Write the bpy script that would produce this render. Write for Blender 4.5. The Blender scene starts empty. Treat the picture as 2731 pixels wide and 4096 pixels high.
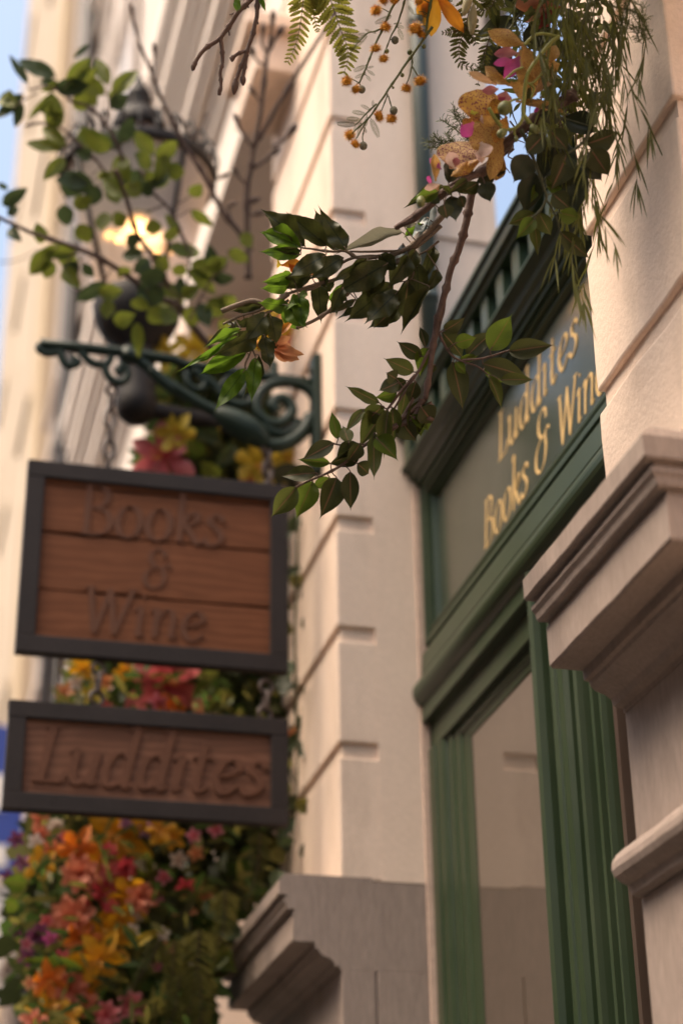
import bpy, bmesh, math, random
from mathutils import Vector, Matrix, noise
from math import radians, sin, cos, pi
random.seed(7)
SC = bpy.context.scene
COL = SC.collection

# ------------------------------------------------------------------ camera
# world: +X into the shop facade, +Y along the pavement, +Z up; eye 1.6 m above the pavement
EYE = Vector((0, 0, 1.6))
PITCH, YAW, ROLL, FPX = radians(26.594), radians(14.571), radians(-0.914), 7384.0
fwd = Vector((sin(YAW)*cos(PITCH), cos(YAW)*cos(PITCH), sin(PITCH)))
rt0 = Vector((cos(YAW), -sin(YAW), 0)); up0 = rt0.cross(fwd)
rgt = rt0*cos(ROLL) + up0*sin(ROLL); upv = -rt0*sin(ROLL) + up0*cos(ROLL)
cd = bpy.data.cameras.new('camera'); cam = bpy.data.objects.new('camera', cd); COL.objects.link(cam)
m = Matrix((rgt, upv, -fwd)).transposed().to_4x4(); m.translation = EYE; cam.matrix_world = m
cd.sensor_fit = 'VERTICAL'; cd.sensor_height = 36.0; cd.lens = FPX/4096*36
cd.clip_start = 0.05; cd.clip_end = 2000
cd.dof.use_dof = True; cd.dof.focus_distance = 4.08; cd.dof.aperture_fstop = 1.65
SC.camera = cam
SC.render.resolution_x, SC.render.resolution_y = 682, 1024

# ------------------------------------------------------------------ light
SUN_DIR = Vector((-0.47, -0.085, 0.85)).normalized()          # towards the sun
world = bpy.data.worlds.new('World'); SC.world = world; world.use_nodes = True
wn = world.node_tree; bg = wn.nodes['Background']
sky = wn.nodes.new('ShaderNodeTexSky'); sky.sky_type = 'NISHITA'; sky.sun_disc = False
sky.sun_elevation = math.asin(SUN_DIR.z); sky.sun_rotation = math.atan2(SUN_DIR.x, SUN_DIR.y)
sky.dust_density = 8.0; sky.air_density = 1.5; sky.ozone_density = 1.0
wn.links.new(sky.outputs[0], bg.inputs[0]); bg.inputs[1].default_value = 0.12
sl = bpy.data.lights.new('sun', 'SUN'); sl.energy = 1.5; sl.angle = radians(28); sl.color = (1.0, 0.80, 0.60)
so = bpy.data.objects.new('sun', sl); COL.objects.link(so)
so.rotation_euler = (-SUN_DIR).to_track_quat('-Z', 'Y').to_euler(); so.location = (-4, -2, 9)
vs = SC.view_settings; vs.view_transform = 'Standard'; vs.look = 'None'; vs.gamma = 1.0; vs.use_curve_mapping = False
vs.exposure = 1.34

# ------------------------------------------------------------------ helpers
def ray(px, py):                       # photo pixel -> view direction with unit depth
    return rgt*((px-1365.5)/FPX) - upv*((py-2048)/FPX) + fwd
def W(px, py, depth): return EYE + ray(px, py)*depth
def onY(px, py, Y): d = ray(px, py); return EYE + d*(Y/d.y)
def onX(px, py, X): d = ray(px, py); return EYE + d*(X/d.x)
def crop(ox, oy, k): return lambda x, y: (ox+x/k, oy+y/k)

class MB:
    def __init__(s): s.v = []; s.f = []; s.uv = {}; s.smooth = False; s.mi = []
    def add(s, vs, fs):
        b = len(s.v); s.v += [tuple(v) for v in vs]; s.f += [tuple(b+i for i in f) for f in fs]; return b
    def box(s, x0, x1, y0, y1, z0, z1):
        s.add([(x, y, z) for z in (z0, z1) for y in (y0, y1) for x in (x0, x1)],
              [(0, 2, 3, 1), (4, 5, 7, 6), (0, 1, 5, 4), (2, 6, 7, 3), (0, 4, 6, 2), (1, 3, 7, 5)]); return s
    def prism(s, prof, f0, f1):        # prof 2-D closed polygon, f0/f1 map it to the two ends
        n = len(prof); a = [f0(p) for p in prof]; b = [f1(p) for p in prof]
        s.add(a+b, [(i, (i+1) % n, n+(i+1) % n, n+i) for i in range(n)]+[tuple(range(n-1, -1, -1)), tuple(range(n, 2*n))]); return s
    def alongY(s, prof, y0, y1): return s.prism(prof, lambda p: (p[0], y0, p[1]), lambda p: (p[0], y1, p[1]))
    def alongZ(s, prof, z0, z1): return s.prism(prof, lambda p: (p[0], p[1], z0), lambda p: (p[0], p[1], z1))
    def tube(s, pts, rad, n=8, cap=True):
        pts = [Vector(p) for p in pts]; N = len(pts)
        if not isinstance(rad, (list, tuple)): rad = [rad]*N
        t0 = (pts[1]-pts[0]).normalized(); ref = Vector((0, 0, 1)) if abs(t0.z) < .9 else Vector((1, 0, 0))
        u = t0.cross(ref).normalized(); rings = []
        for i, p in enumerate(pts):
            t = (pts[min(i+1, N-1)]-pts[max(i-1, 0)]); t = t.normalized() if t.length > 1e-9 else t0
            u = (u - t*u.dot(t)); u = u.normalized() if u.length > 1e-6 else t.orthogonal().normalized()
            w = t.cross(u)
            rings.append([p+(u*cos(2*pi*k/n)+w*sin(2*pi*k/n))*rad[i] for k in range(n)])
        fs = [(i*n+k, i*n+(k+1) % n, (i+1)*n+(k+1) % n, (i+1)*n+k) for i in range(N-1) for k in range(n)]
        if cap: fs += [tuple(range(n-1, -1, -1)), tuple((N-1)*n+k for k in range(n))]
        s.add([v for r in rings for v in r], fs); s.smooth = True; return s
    def lathe(s, prof, M, n=24):       # prof (r, z) about local z, M placement
        k = len(prof); vs = [M @ Vector((r*cos(2*pi*i/n), r*sin(2*pi*i/n), z)) for r, z in prof for i in range(n)]
        fs = [(j*n+i, j*n+(i+1) % n, (j+1)*n+(i+1) % n, (j+1)*n+i) for j in range(k-1) for i in range(n)]
        s.add(vs, fs); s.smooth = True; return s
    def mesh(s, name, bevel=0.0):
        me = bpy.data.meshes.new(name); me.from_pydata(s.v, [], s.f); 
        if bevel:
            bm = bmesh.new(); bm.from_mesh(me); bmesh.ops.recalc_face_normals(bm, faces=bm.faces)
            es = [e for e in bm.edges if len(e.link_faces) == 2 and e.calc_face_angle() > .5]
            bmesh.ops.bevel(bm, geom=es, offset=bevel, segments=2, affect='EDGES', profile=.6)
            bm.to_mesh(me); bm.free()
        else:
            bm = bmesh.new(); bm.from_mesh(me); bmesh.ops.recalc_face_normals(bm, faces=bm.faces); bm.to_mesh(me); bm.free()
        if s.smooth:
            me.polygons.foreach_set('use_smooth', [True]*len(me.polygons))
        return me

def link(name, me, mat, parent=None, M=None):
    o = bpy.data.objects.new(name, me); COL.objects.link(o)
    if me is not None and mat is not None and not me.materials: me.materials.append(mat)
    if parent is not None:
        o.parent = parent
        base = Matrix.Translation(-world_loc(parent))
        o.matrix_basis = base @ (M or Matrix.Identity(4))
    elif M is not None: o.matrix_basis = M
    return o
def world_loc(o):                       # every parent here is only ever translated
    l = Vector(o.matrix_basis.translation); p = o.parent
    while p is not None: l = l+p.matrix_basis.translation; p = p.parent
    return l
def part(name, mb, mat, parent, bevel=0.0): return link(name, mb.mesh(name, bevel), mat, parent)
def thing(name, loc, label, cat, group=None):
    o = bpy.data.objects.new(name, None); COL.objects.link(o); o.empty_display_size = .05
    o.matrix_basis = Matrix.Translation(Vector(loc)); return tag(o, label, cat, group)
def tag(o, label, cat, group=None):
    o['label'] = label; o['category'] = cat
    if group: o['group'] = group
    return o
def smoothline(pts, k=6):
    P = [Vector(p) for p in pts]; out = []
    if len(P) < 3: return [P[0].lerp(P[-1], i/k) for i in range(k+1)]
    for i in range(len(P)-1):
        a, b, c, d = P[max(i-1, 0)], P[i], P[i+1], P[min(i+2, len(P)-1)]
        for j in range(k):
            t = j/k; t2 = t*t; t3 = t2*t
            out.append(.5*((2*b)+(c-a)*t+(2*a-5*b+4*c-d)*t2+(3*b-a-3*c+d)*t3))
    out.append(P[-1]); return out

# ------------------------------------------------------------------ materials
def lin(c): return tuple(((x/255)/12.92 if x/255 <= .04045 else ((x/255+.055)/1.055)**2.4) for x in c)
def newmat(name):
    mt = bpy.data.materials.new(name); mt.use_nodes = True; nt = mt.node_tree
    return mt, nt, nt.nodes['Principled BSDF']
def N(nt, t, **kw):
    n = nt.nodes.new(t)
    for k, v in kw.items(): setattr(n, k, v)
    return n
def ramp(nt, fac, stops):
    r = N(nt, 'ShaderNodeValToRGB'); e = r.color_ramp.elements
    while len(e) < len(stops): e.new(.5)
    for i, (p, c) in enumerate(stops): e[i].position = p; e[i].color = (*c[:3], 1)
    nt.links.new(fac, r.inputs[0]); return r
def coords(nt, scale=(1, 1, 1), kind='Object', loc=(0, 0, 0)):
    tc = N(nt, 'ShaderNodeTexCoord'); mp = N(nt, 'ShaderNodeMapping'); mp.inputs['Scale'].default_value = scale; mp.inputs['Location'].default_value = loc
    nt.links.new(tc.outputs[kind], mp.inputs[0]); return mp.outputs[0]
def noisetex(nt, vec, scale, detail=4, rough=.6):
    n = N(nt, 'ShaderNodeTexNoise'); n.inputs['Scale'].default_value = scale; n.inputs['Detail'].default_value = detail; n.inputs['Roughness'].default_value = rough
    nt.links.new(vec, n.inputs['Vector']); return n.outputs['Fac']
def mixc(nt, fac, a, b, mode='MIX'):
    x = N(nt, 'ShaderNodeMix', data_type='RGBA', blend_type=mode)
    for i, v in ((0, fac), (6, a), (7, b)):
        if isinstance(v, (int, float)): x.inputs[i].default_value = v
        elif isinstance(v, tuple): x.inputs[i].default_value = (*v[:3], 1)
        else: nt.links.new(v, x.inputs[i])
    return x.outputs[2]
def bump(nt, b, h, strength, dist=.01):
    n = N(nt, 'ShaderNodeBump'); n.inputs['Strength'].default_value = strength; n.inputs['Distance'].default_value = dist
    nt.links.new(h, n.inputs['Height']); nt.links.new(n.outputs[0], b.inputs['Normal'])
def grainy(name, c1, c2, scale=3.0, rough=.8, bs=.25, bscale=90, stretch=(1, 1, 1), fine=.25, stain=None):
    mt, nt, b = newmat(name); v = coords(nt, stretch)
    f = noisetex(nt, v, scale, 5, .6); col = ramp(nt, f, [(.3, c1), (.7, c2)]).outputs[0]
    g = noisetex(nt, v, bscale, 3, .7)
    col = mixc(nt, fine, col, ramp(nt, g, [(.25, tuple(x*.6 for x in c1)), (.75, tuple(min(1, x*1.25) for x in c2))]).outputs[0])
    if stain:
        sv = coords(nt, (2.2, 2.2, .7)); sf = noisetex(nt, sv, 2.1, 6, .65)
        col = mixc(nt, ramp(nt, sf, [(.50, (0, 0, 0)), (.72, (.6, .6, .6))]).outputs[0], col, stain)
    nt.links.new(col, b.inputs['Base Color']); b.inputs['Roughness'].default_value = rough
    if bs: bump(nt, b, g, bs, .004)
    return mt
M_PLASTER = grainy('cream_render', (.74, .575, .465), (.80, .635, .515), 1.7, .88, .45, 70, fine=.16, stain=(.50, .385, .30))
M_STONE = grainy('tooled_limestone', (.255, .198, .168), (.335, .262, .222), 4, .85, .6, 55, (2.2, 2.2, .35), .42, stain=(.175, .132, .110))
M_FARWALL = grainy('white_render_far', (.56, .48, .43), (.61, .53, .475), 1, .85, 0)
M_CORNICE = grainy('pale_cornice_render', (.74, .64, .56), (.78, .68, .60), 1, .85, 0)
M_YELLOW = grainy('ochre_cream_render', (.44, .345, .25), (.48, .385, .285), .6, .85, 0)
M_YELLOW2 = grainy('ochre_band_render', (.47, .35, .22), (.50, .38, .245), .6, .85, 0)
M_GREYPAINT = grainy('grey_paint', (.42, .39, .39), (.48, .45, .44), 1, .6, 0)
M_DARKPIPE = grainy('dark_zinc', (.030, .025, .026), (.040, .034, .035), 3, .6, 0)
M_IRON = grainy('dark_iron', (.012, .010, .010), (.019, .016, .016), 8, .65, .15, 120)
M_FRAME = grainy('black_steel_frame', (.022, .017, .016), (.034, .026, .024), 6, .6, .2, 60)
M_FRAME.node_tree.nodes['Principled BSDF'].inputs['Specular IOR Level'].default_value = .2; M_IRON.node_tree.nodes['Principled BSDF'].inputs['Specular IOR Level'].default_value = .3
M_CHAIN = grainy('rusty_chain', (.06, .042, .036), (.10, .065, .05), 30, .5, .2, 200)
M_ASPHALT = grainy('asphalt', (.045, .045, .045), (.06, .06, .06), 5, .9, .3, 200)
M_PAVE = grainy('pavement_stone', (.055, .05, .045), (.075, .068, .06), 3, .85, .3, 80)
def green_paint(name, c1, c2, rough):
    mt, nt, b = newmat(name); v = coords(nt)
    f = noisetex(nt, v, 2.3, 4); g = noisetex(nt, v, 60, 3)
    nt.links.new(ramp(nt, f, [(.3, c1), (.7, c2)]).outputs[0], b.inputs['Base Color'])
    nt.links.new(ramp(nt, f, [(.3, (rough-.06,)*3), (.7, (rough+.08,)*3)]).outputs[0], b.inputs['Roughness'])
    bump(nt, b, g, .05, .002); b.inputs['Specular IOR Level'].default_value = .4; b.inputs['Coat Weight'].default_value = .08; b.inputs['Coat Roughness'].default_value = .18
    return mt
M_GREEN = green_paint('bottle_green_paint', (.021, .037, .017), (.030, .047, .022), .36)
M_PANEL = green_paint('sign_panel_green', (.030, .040, .024), (.036, .047, .028), .22)
M_PANEL.node_tree.nodes['Principled BSDF'].inputs['Coat Weight'].default_value = .6
M_IRONGREEN = green_paint('green_cast_iron', (.008, .020, .014), (.014, .029, .020), .5)
M_IRONGREEN.node_tree.nodes['Principled BSDF'].inputs['Coat Weight'].default_value = 0; M_IRONGREEN.node_tree.nodes['Principled BSDF'].inputs['Specular IOR Level'].default_value = .3
M_GREENPIPE = green_paint('grey_green_pipe', (.05, .065, .055), (.06, .075, .065), .4)
M_BROWNTRIM = green_paint('brown_trim', (.05, .032, .024), (.06, .04, .03), .4)
M_GOLD = grainy('gold_lettering', (.56, .37, .14), (.62, .42, .18), 20, .6, .1, 150, fine=.2)
def glassmat(name, base, refl):
    mt, nt, b = newmat(name); b.inputs['Base Color'].default_value = (*base, 1); b.inputs['Roughness'].default_value = .6
    gl = N(nt, 'ShaderNodeBsdfGlossy'); gl.inputs['Roughness'].default_value = .015; gl.inputs['Color'].default_value = (1, .97, .93, 1)
    fr = N(nt, 'ShaderNodeLayerWeight'); fr.inputs['Blend'].default_value = refl
    mx = N(nt, 'ShaderNodeMixShader'); nt.links.new(fr.outputs['Fresnel'], mx.inputs[0])
    nt.links.new(b.outputs[0], mx.inputs[1]); nt.links.new(gl.outputs[0], mx.inputs[2])
    nt.links.new(mx.outputs[0], nt.nodes['Material Output'].inputs[0]); return mt
M_GLASS = glassmat('shop_window_glass', (.06, .042, .028), .72)
M_GLASSUP = glassmat('upper_window_glass', (.03, .03, .03), .85)
M_PANE = glassmat('far_window_glass', (.12, .11, .11), .5)
def woodmat(name, c1, c2, c3):
    mt, nt, b = newmat(name); v = coords(nt, (1.3, 6, 6)); f = noisetex(nt, v, 3.0, 6, .65)
    w = N(nt, 'ShaderNodeTexWave'); w.wave_type = 'BANDS'; w.bands_direction = 'Z'; w.inputs['Scale'].default_value = 1.6; w.inputs['Distortion'].default_value = 14; w.inputs['Detail'].default_value = 3
    nt.links.new(v, w.inputs['Vector'])
    col = ramp(nt, w.outputs['Fac'], [(.1, c1), (.55, c2), (.95, c3)]).outputs[0]
    col = mixc(nt, ramp(nt, f, [(.30, (.15, .15, .15)), (.7, (.9, .9, .9))]).outputs[0], col, c1)
    nt.links.new(col, b.inputs['Base Color']); b.inputs['Roughness'].default_value = .75; b.inputs['Specular IOR Level'].default_value = .2; bump(nt, b, f, .25, .003); return mt
M_WOOD = woodmat('stained_plank', (.140, .050, .021), (.180, .062, .026), (.215, .080, .036))
M_WOOD2 = woodmat('figured_plank', (.135, .060, .035), (.185, .082, .048), (.25, .118, .072))
M_CARVED = grainy('carved_letter_wood', (.095, .034, .015), (.130, .048, .022), 12, .85, .2, 80)
def emis(name, col, st):
    mt, nt, b = newmat(name); b.inputs['Emission Color'].default_value = (*col, 1); b.inputs['Emission Strength'].default_value = st; b.inputs['Base Color'].default_value = (*col, 1); return mt

# ------------------------------------------------------------------ ground
def struct(name, mb, mat):
    o = link(name, mb.mesh(name), mat); o['kind'] = 'structure'; return o
struct('road', MB().box(-400, -.9, -400, 400, -.3, -.13), M_ASPHALT)
struct('ground', MB().box(-500, 500, -500, 500, -1.2, -.31), M_ASPHALT)
struct('pavement', MB().box(-.9, 30, -60, 120, -.3, 0), M_PAVE)

# ------------------------------------------------------------------ shop building
A = 1.4; YP2 = 5.467; P1N, P1F = 2.684, 3.19; P2F = 6.50
CAPZ = 3.158
bld = thing('shop_building', (A, 4.3, 0), 'cream rendered building with banded pilasters on grey stone bases', 'building')
JOINTS = [3.158, 3.60, 4.005, 4.415, 4.838, 5.262, 5.692, 6.125, 6.55, 6.98, 7.40]
def rough_block(x0, x1, y0, y1, z0, z1, amp, seg=.07):
    mb = MB(); nx, ny, nz = [max(1, int(round((b-a)/seg))) for a, b in ((x0, x1), (y0, y1), (z0, z1))]
    bm = bmesh.new(); bmesh.ops.create_cube(bm, size=1)
    for v in bm.verts: v.co = Vector(((x0+x1)/2+v.co.x*(x1-x0), (y0+y1)/2+v.co.y*(y1-y0), (z0+z1)/2+v.co.z*(z1-z0)))
    bmesh.ops.bevel(bm, geom=bm.edges[:], offset=.006, segments=2, affect='EDGES', profile=.5)
    for ax, n, lo, hi in ((0, nx, x0, x1), (1, ny, y0, y1), (2, nz, z0, z1)):
        for i in range(1, n):
            co = Vector((0, 0, 0)); no = Vector((0, 0, 0)); co[ax] = lo+(hi-lo)*i/n; no[ax] = 1
            bmesh.ops.bisect_plane(bm, geom=bm.verts[:]+bm.edges[:]+bm.faces[:], plane_co=co, plane_no=no)
    for v in bm.verts:
        d = noise.noise_vector(v.co*7)*amp+noise.noise_vector(v.co*31)*amp*.5
        v.co += d
    me = bpy.data.meshes.new('course'); bm.to_mesh(me); bm.free()
    return me
G = .052
def pilaster(y0, y1, ztop, amp, label):
    p = part('pilaster', MB().box(A+.014, 2.03, y0+.014, y1-.014, CAPZ-.05, ztop), M_PLASTER, bld); p['label'] = label
    zs = [z for z in JOINTS if z <= ztop+.01]
    for i in range(len(zs)-1):
        z0 = zs[i]-(0 if i else .01); z1 = zs[i+1]-G
        link('course', rough_block(A, A+.145, y0, y1, z0, z1, amp), M_PLASTER, p)
    # plain flush return behind the banded edge
    part('return_wall', MB().box(A+.131, 2.04, y0-.0007, y1+.0007, CAPZ-.01, ztop), M_PLASTER, p)
    return p
p1 = pilaster(P1N, P1F, 5.70, .0034, 'cream banded pilaster nearest the viewer')
p2 = pilaster(YP2, P2F, 7.40, .00035, 'cream banded pilaster behind the hanging signs')
# corbel block high on the far pilaster
part('corbel', MB().box(1.22, 1.41, 6.02, 6.46, 6.78, 6.98).box(1.17, 1.41, 5.97, 6.49, 6.98, 7.05), M_PLASTER, p2, .01)

CAP = [(.178, 3.158), (.197, 3.136), (.196, 3.096), (.192, 3.092), (.172, 3.092), (.171, 3.086), (.181, 3.080), (.181, 3.072), (.174, 3.064), (.171, 3.052), (.167, 3.048), (.148, 3.048), (.148, 3.042),
       (.152, 3.036), (.152, 2.955), (.147, 2.950), (.084, 2.950), (.082, 2.930), (.072, 2.928), (.070, 2.920), (.060, 2.910), (.040, 2.903), (.026, 2.894), (.022, 2.880), (.003, 2.878), (.002, 2.869)]
def sweep_cap(prof, y_far, y_near, ret, kside=.6, amp=.0016):
    mb = MB(); path = []
    base = [(-.1, prof[-1][1]), (-.1, prof[0][1])]
    P = prof+base
    def front(y): return [(A-o, y, z) for o, z in P]
    rings = []
    ny = 14
    for i in range(ny+1):
        y = y_far+(y_near-y_far)*i/ny
        if i == ny and ret: rings.append([(A-o, y-max(o, 0)*kside, z) for o, z in P])
        else: rings.append([(A-o, y, z) for o, z in P])
    if ret: rings.append([(2.1, y_near-max(o, 0)*kside, z) for o, z in P])
    n = len(P); vs = [Vector(v) for r in rings for v in r]
    vs = [v+noise.noise_vector(v*14)*amp for v in vs]
    fs = [(i*n+k, i*n+(k+1) % n, (i+1)*n+(k+1) % n, (i+1)*n+k) for i in range(len(rings)-1) for k in range(n)]
    fs += [tuple(range(n-1, -1, -1)), tuple((len(rings)-1)*n+k for k in range(n))]
    mb.add(vs, fs); return mb
part('stone_cap', sweep_cap(CAP, P1F, P1N, True), M_STONE, p1).data.materials[0]
part('stone_cap', sweep_cap(CAP, P2F, YP2, False, amp=.0006), M_STONE, p2)
TOR = [(.002, 2.600), (.030, 2.590), (.044, 2.578), (.054, 2.562), (.055, 2.548), (.050, 2.536), (.038, 2.526), (.024, 2.520), (.020, 2.503), (.004, 2.499)]
for pp, ya, yb in ((p1, P1F, P1N), ):
    part('stone_band', sweep_cap(TOR, ya, yb, True), M_STONE, pp)
def stones(pp, ya, yb, xr, zs):
    for i in range(len(zs)-1):
        for (x0, x1) in (xr if i % 2 == 0 else [(xr[0][0], xr[-1][1])]):
            mb = MB().box(x0, x1-.003, ya, yb, zs[i+1]+.0025, zs[i]); part('stone_block', mb, M_STONE, pp, .003)
stones(p1, P1N, P1F, [(A, 2.1)], [2.8685, 2.601]); stones(p1, P1N, P1F, [(A, 2.1)], [2.498, 1.95, 1.35, .7, .0])
stones(p2, YP2, P2F, [(A, 1.508), (1.511, 1.683)], [2.8685, 2.32, 1.8, 1.2, .6, 0])
part('stone_return', MB().box(1.503, 2.1, YP2+.002, P2F, 2.872, CAPZ-.012), M_STONE, p2)
part('stone_backing', MB().box(1.42, 2.1, YP2+.012, P2F-.01, 0, 2.87), M_STONE, p2)
for i, (za, zb) in enumerate(((2.868, CAPZ-.014),)):
    part('stone_block', MB().box(1.394, 1.680, YP2, YP2+.06, za, zb), M_STONE, p2, .002)
part('mortar_strip', MB().box(1.676, 1.706, YP2-.006, YP2+.02, 0, 4.55), grainy('mortar', (.50, .36, .29), (.60, .44, .35), 30, .9, .5, 60), p2, .004)

# the next bay towards the viewer: plain wall and another pier
part('bay_wall', MB().box(1.74, 2.1, -6, P1N-.003, 0, 7.4), M_PLASTER, bld)
part('pier', MB().box(A, 2.1, -.35, .2, 0, 7.4), M_PLASTER, bld, .01)
# upper window behind the shopfront crest, its reveal and the downpipe
part('window_reveal', MB().box(1.80, 2.045, YP2-.012, YP2+.3, 5.62, 7.39), M_PLASTER, p2, .004)
dp = thing('downpipe', (1.75, YP2-.05, 4.6), 'grey green downpipe running up beside the far pilaster above the shopfront', 'pipe')
part('pipe', MB().tube([(1.752, YP2-.045, 4.55), (1.752, YP2-.045, 8.4)], .034, 14), M_GREENPIPE, dp)
for z in (5.3, 6.6): part('bracket_ring', MB().tube([(1.752, YP2-.045, z), (1.752, YP2-.045, z+.035)], .040, 14), M_GREENPIPE, dp)

# entablature over the next bay: fascia and a deep stepped cornice running away down the street
ENT_END = 12.8
ent = part('entablature', MB().alongY([(A, 7.40), (A, 7.84), (2.3, 7.84), (2.3, 7.40)], P2F-1.2, ENT_END), M_CORNICE, bld)
steps = [(1.36, 7.84, 7.92), (1.33, 7.92, 8.00), (1.27, 8.00, 8.06), (1.235, 8.06, 8.20), (1.20, 8.20, 8.28), (1.165, 8.28, 8.36), (1.13, 8.36, 8.52), (1.10, 8.52, 8.60), (1.07, 8.60, 8.78)]
for x, z0, z1 in steps:
    part('cornice_step', MB().alongY([(x+.012, z0), (x, z0+.014), (x, z1-.006), (x+.006, z1), (2.3, z1), (2.3, z0)], P2F-1.3, ENT_END), M_CORNICE, ent)
part('bay_wall', MB().box(1.95, 2.3, P2F, ENT_END, 0, 7.4), M_PLASTER, bld)
part('pilaster', MB().box(A, 2.3, 8.9, 9.6, 0, 7.4), M_PLASTER, bld, .01)
part('pilaster', MB().box(A, 2.3, 11.9, ENT_END, 0, 7.4), M_PLASTER, bld, .01)
part('bay_pane', MB().box(1.93, 1.949, 6.7, 8.8, 1, 7.0), M_PANE, bld)

# ------------------------------------------------------------------ shopfront
shop = thing('shopfront', (1.7, 4.3, 0), 'bottle green timber shopfront with gold lettered fascia between the pilasters', 'shopfront')
Y0, Y1 = P1F+.002, YP2-.003
part('crest_rail', MB().alongY([(1.700, 4.73), (1.632, 4.73), (1.626, 4.742), (1.612, 4.752), (1.608, 4.778), (1.598, 4.786), (1.598, 4.80), (1.700, 4.806)], Y0, Y1), M_GREEN, shop)
cor = part('cornice', MB().alongY([(1.76, 4.62), (1.640, 4.62), (1.636, 4.606), (1.648, 4.600), (1.664, 4.592), (1.670, 4.574), (1.684, 4.570), (1.690, 4.554), (1.76, 4.548)], Y0, Y1), M_GREEN, shop)
y = Y1-.03
while y > Y0:
    part('dentil', MB().box(1.640, 1.694, y-.062, y, 4.621, 4.729), M_GREEN, cor, .003); y -= .145
pan = part('fascia_panel', MB().box(1.742, 1.770, Y0+.02, Y1-.02, 3.96, 4.54), M_PANEL, shop)
FR = [(1.70, 0), (1.70, .016), (1.704, .019), (1.722, .020), (1.722, .028), (1.708, .031), (1.706, .037), (1.710, .042), (1.730, .044), (1.730, .051), (1.722, .054), (1.722, .059), (1.7415, .064), (1.79, .066), (1.79, 0)]
part('fascia_bottom_moulding', MB().alongY([(x, 3.955+h*1.25) for x, h in FR], Y0, Y1), M_GREEN, shop)
part('fascia_top_moulding', MB().alongY([(x, 4.5475-h*.95) for x, h in FR], Y0, Y1), M_GREEN, shop)
part('fascia_end_moulding', MB().alongZ([(x-.001, Y1-h*1.2) for x, h in FR], 3.96, 4.545), M_GREEN, shop)
part('ledge', MB().alongY([(1.79, 3.83), (1.70, 3.83), (1.690, 3.842), (1.684, 3.850), (1.690, 3.922), (1.694, 3.930), (1.716, 3.932), (1.716, 3.9545), (1.79, 3.9545)], Y0, Y1), M_GREEN, shop)
tor = [(1.700+.050*cos(t), 3.783+.050*sin(t)) for t in [pi*.5+pi*i/12 for i in range(13)]]
tm = MB().alongY(tor+[(1.79, 3.733), (1.79, 3.829)], Y0, Y1+.002); part('torus_moulding', tm, M_GREEN, shop, .006)
part('transom', MB().alongY([(1.79, 3.7325), (1.681, 3.7325), (1.679, 3.684), (1.682, 3.680), (1.710, 3.680), (1.710, 3.674), (1.708, 3.594), (1.711, 3.590), (1.729, 3.590), (1.729, 3.580), (1.724, 3.572), (1.730, 3.562), (1.737, 3.558), (1.740, 3.535), (1.79, 3.530)], Y0, Y1), M_GREEN, shop)
# side stile against the far pilaster
part('stile', MB().alongZ([(1.79, Y1), (1.698, Y1), (1.698, Y1-.060), (1.706, Y1-.066), (1.706, Y1-.110), (1.716, Y1-.122), (1.726, Y1-.128), (1.720, Y1-.150), (1.720, Y1-.175), (1.730, Y1-.188), (1.726, Y1-.215), (1.726, Y1-.235), (1.737, Y1-.248), (1.741, Y1-.310), (1.79, Y1-.312)], .3, 3.5885), M_GREEN, shop)
part('window_pane', MB().box(1.744, 1.750, 4.40, Y1-.30, .9, 3.60), M_GLASS, shop)
# moulded mullion pier, running from the big bead down
MUL = [(1.79, 4.440), (1.735, 4.440), (1.735, 4.424), (1.700, 4.420), (1.680, 4.410), (1.668, 4.398), (1.664, 4.386), (1.672, 4.376), (1.690, 4.370), (1.722, 4.368), (1.722, 4.350), (1.700, 4.346), (1.696, 4.334), (1.702, 4.322), (1.716, 4.316),
       (1.716, 4.308), (1.702, 4.300), (1.702, 4.262), (1.716, 4.254), (1.760, 4.250), (1.764, 4.236), (1.744, 4.226), (1.744, 4.196), (1.764, 4.186), (1.764, 4.172), (1.700, 4.164), (1.688, 4.156), (1.684, 4.146), (1.690, 4.138), (1.704, 4.134), (1.726, 4.130), (1.726, 4.108), (1.708, 4.102), (1.708, 4.084),
       (1.742, 4.078), (1.742, 4.062), (1.712, 4.056), (1.712, 4.044), (1.736, 4.036), (1.736, 4.024), (1.716, 4.018), (1.79, 4.006)]
part('mullion', MB().alongZ(MUL, .3, 3.738), M_GREEN, shop)
part('mullion_bead', MB().alongZ([(1.72+.014*cos(2*pi*i/10), 4.455+.014*sin(2*pi*i/10)) for i in range(10)], .3, 3.598), M_GREEN, shop)
part('door_jamb', MB().alongZ([(1.80, 4.004), (1.728, 4.004), (1.722, 3.996), (1.722, 3.974), (1.750, 3.970), (1.750, 3.956), (1.736, 3.950), (1.736, 3.936), (1.756, 3.930), (1.756, 3.914), (1.80, 3.910)], .0, 3.62), M_BROWNTRIM, shop)
part('window_pane', MB().box(1.785, 1.795, P1F, 3.909, .0, 3.60), M_GLASS, shop)
part('stallriser', MB().box(1.71, 1.80, 4.44, Y1, 0, .9), M_GREEN, shop, .01)

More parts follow.
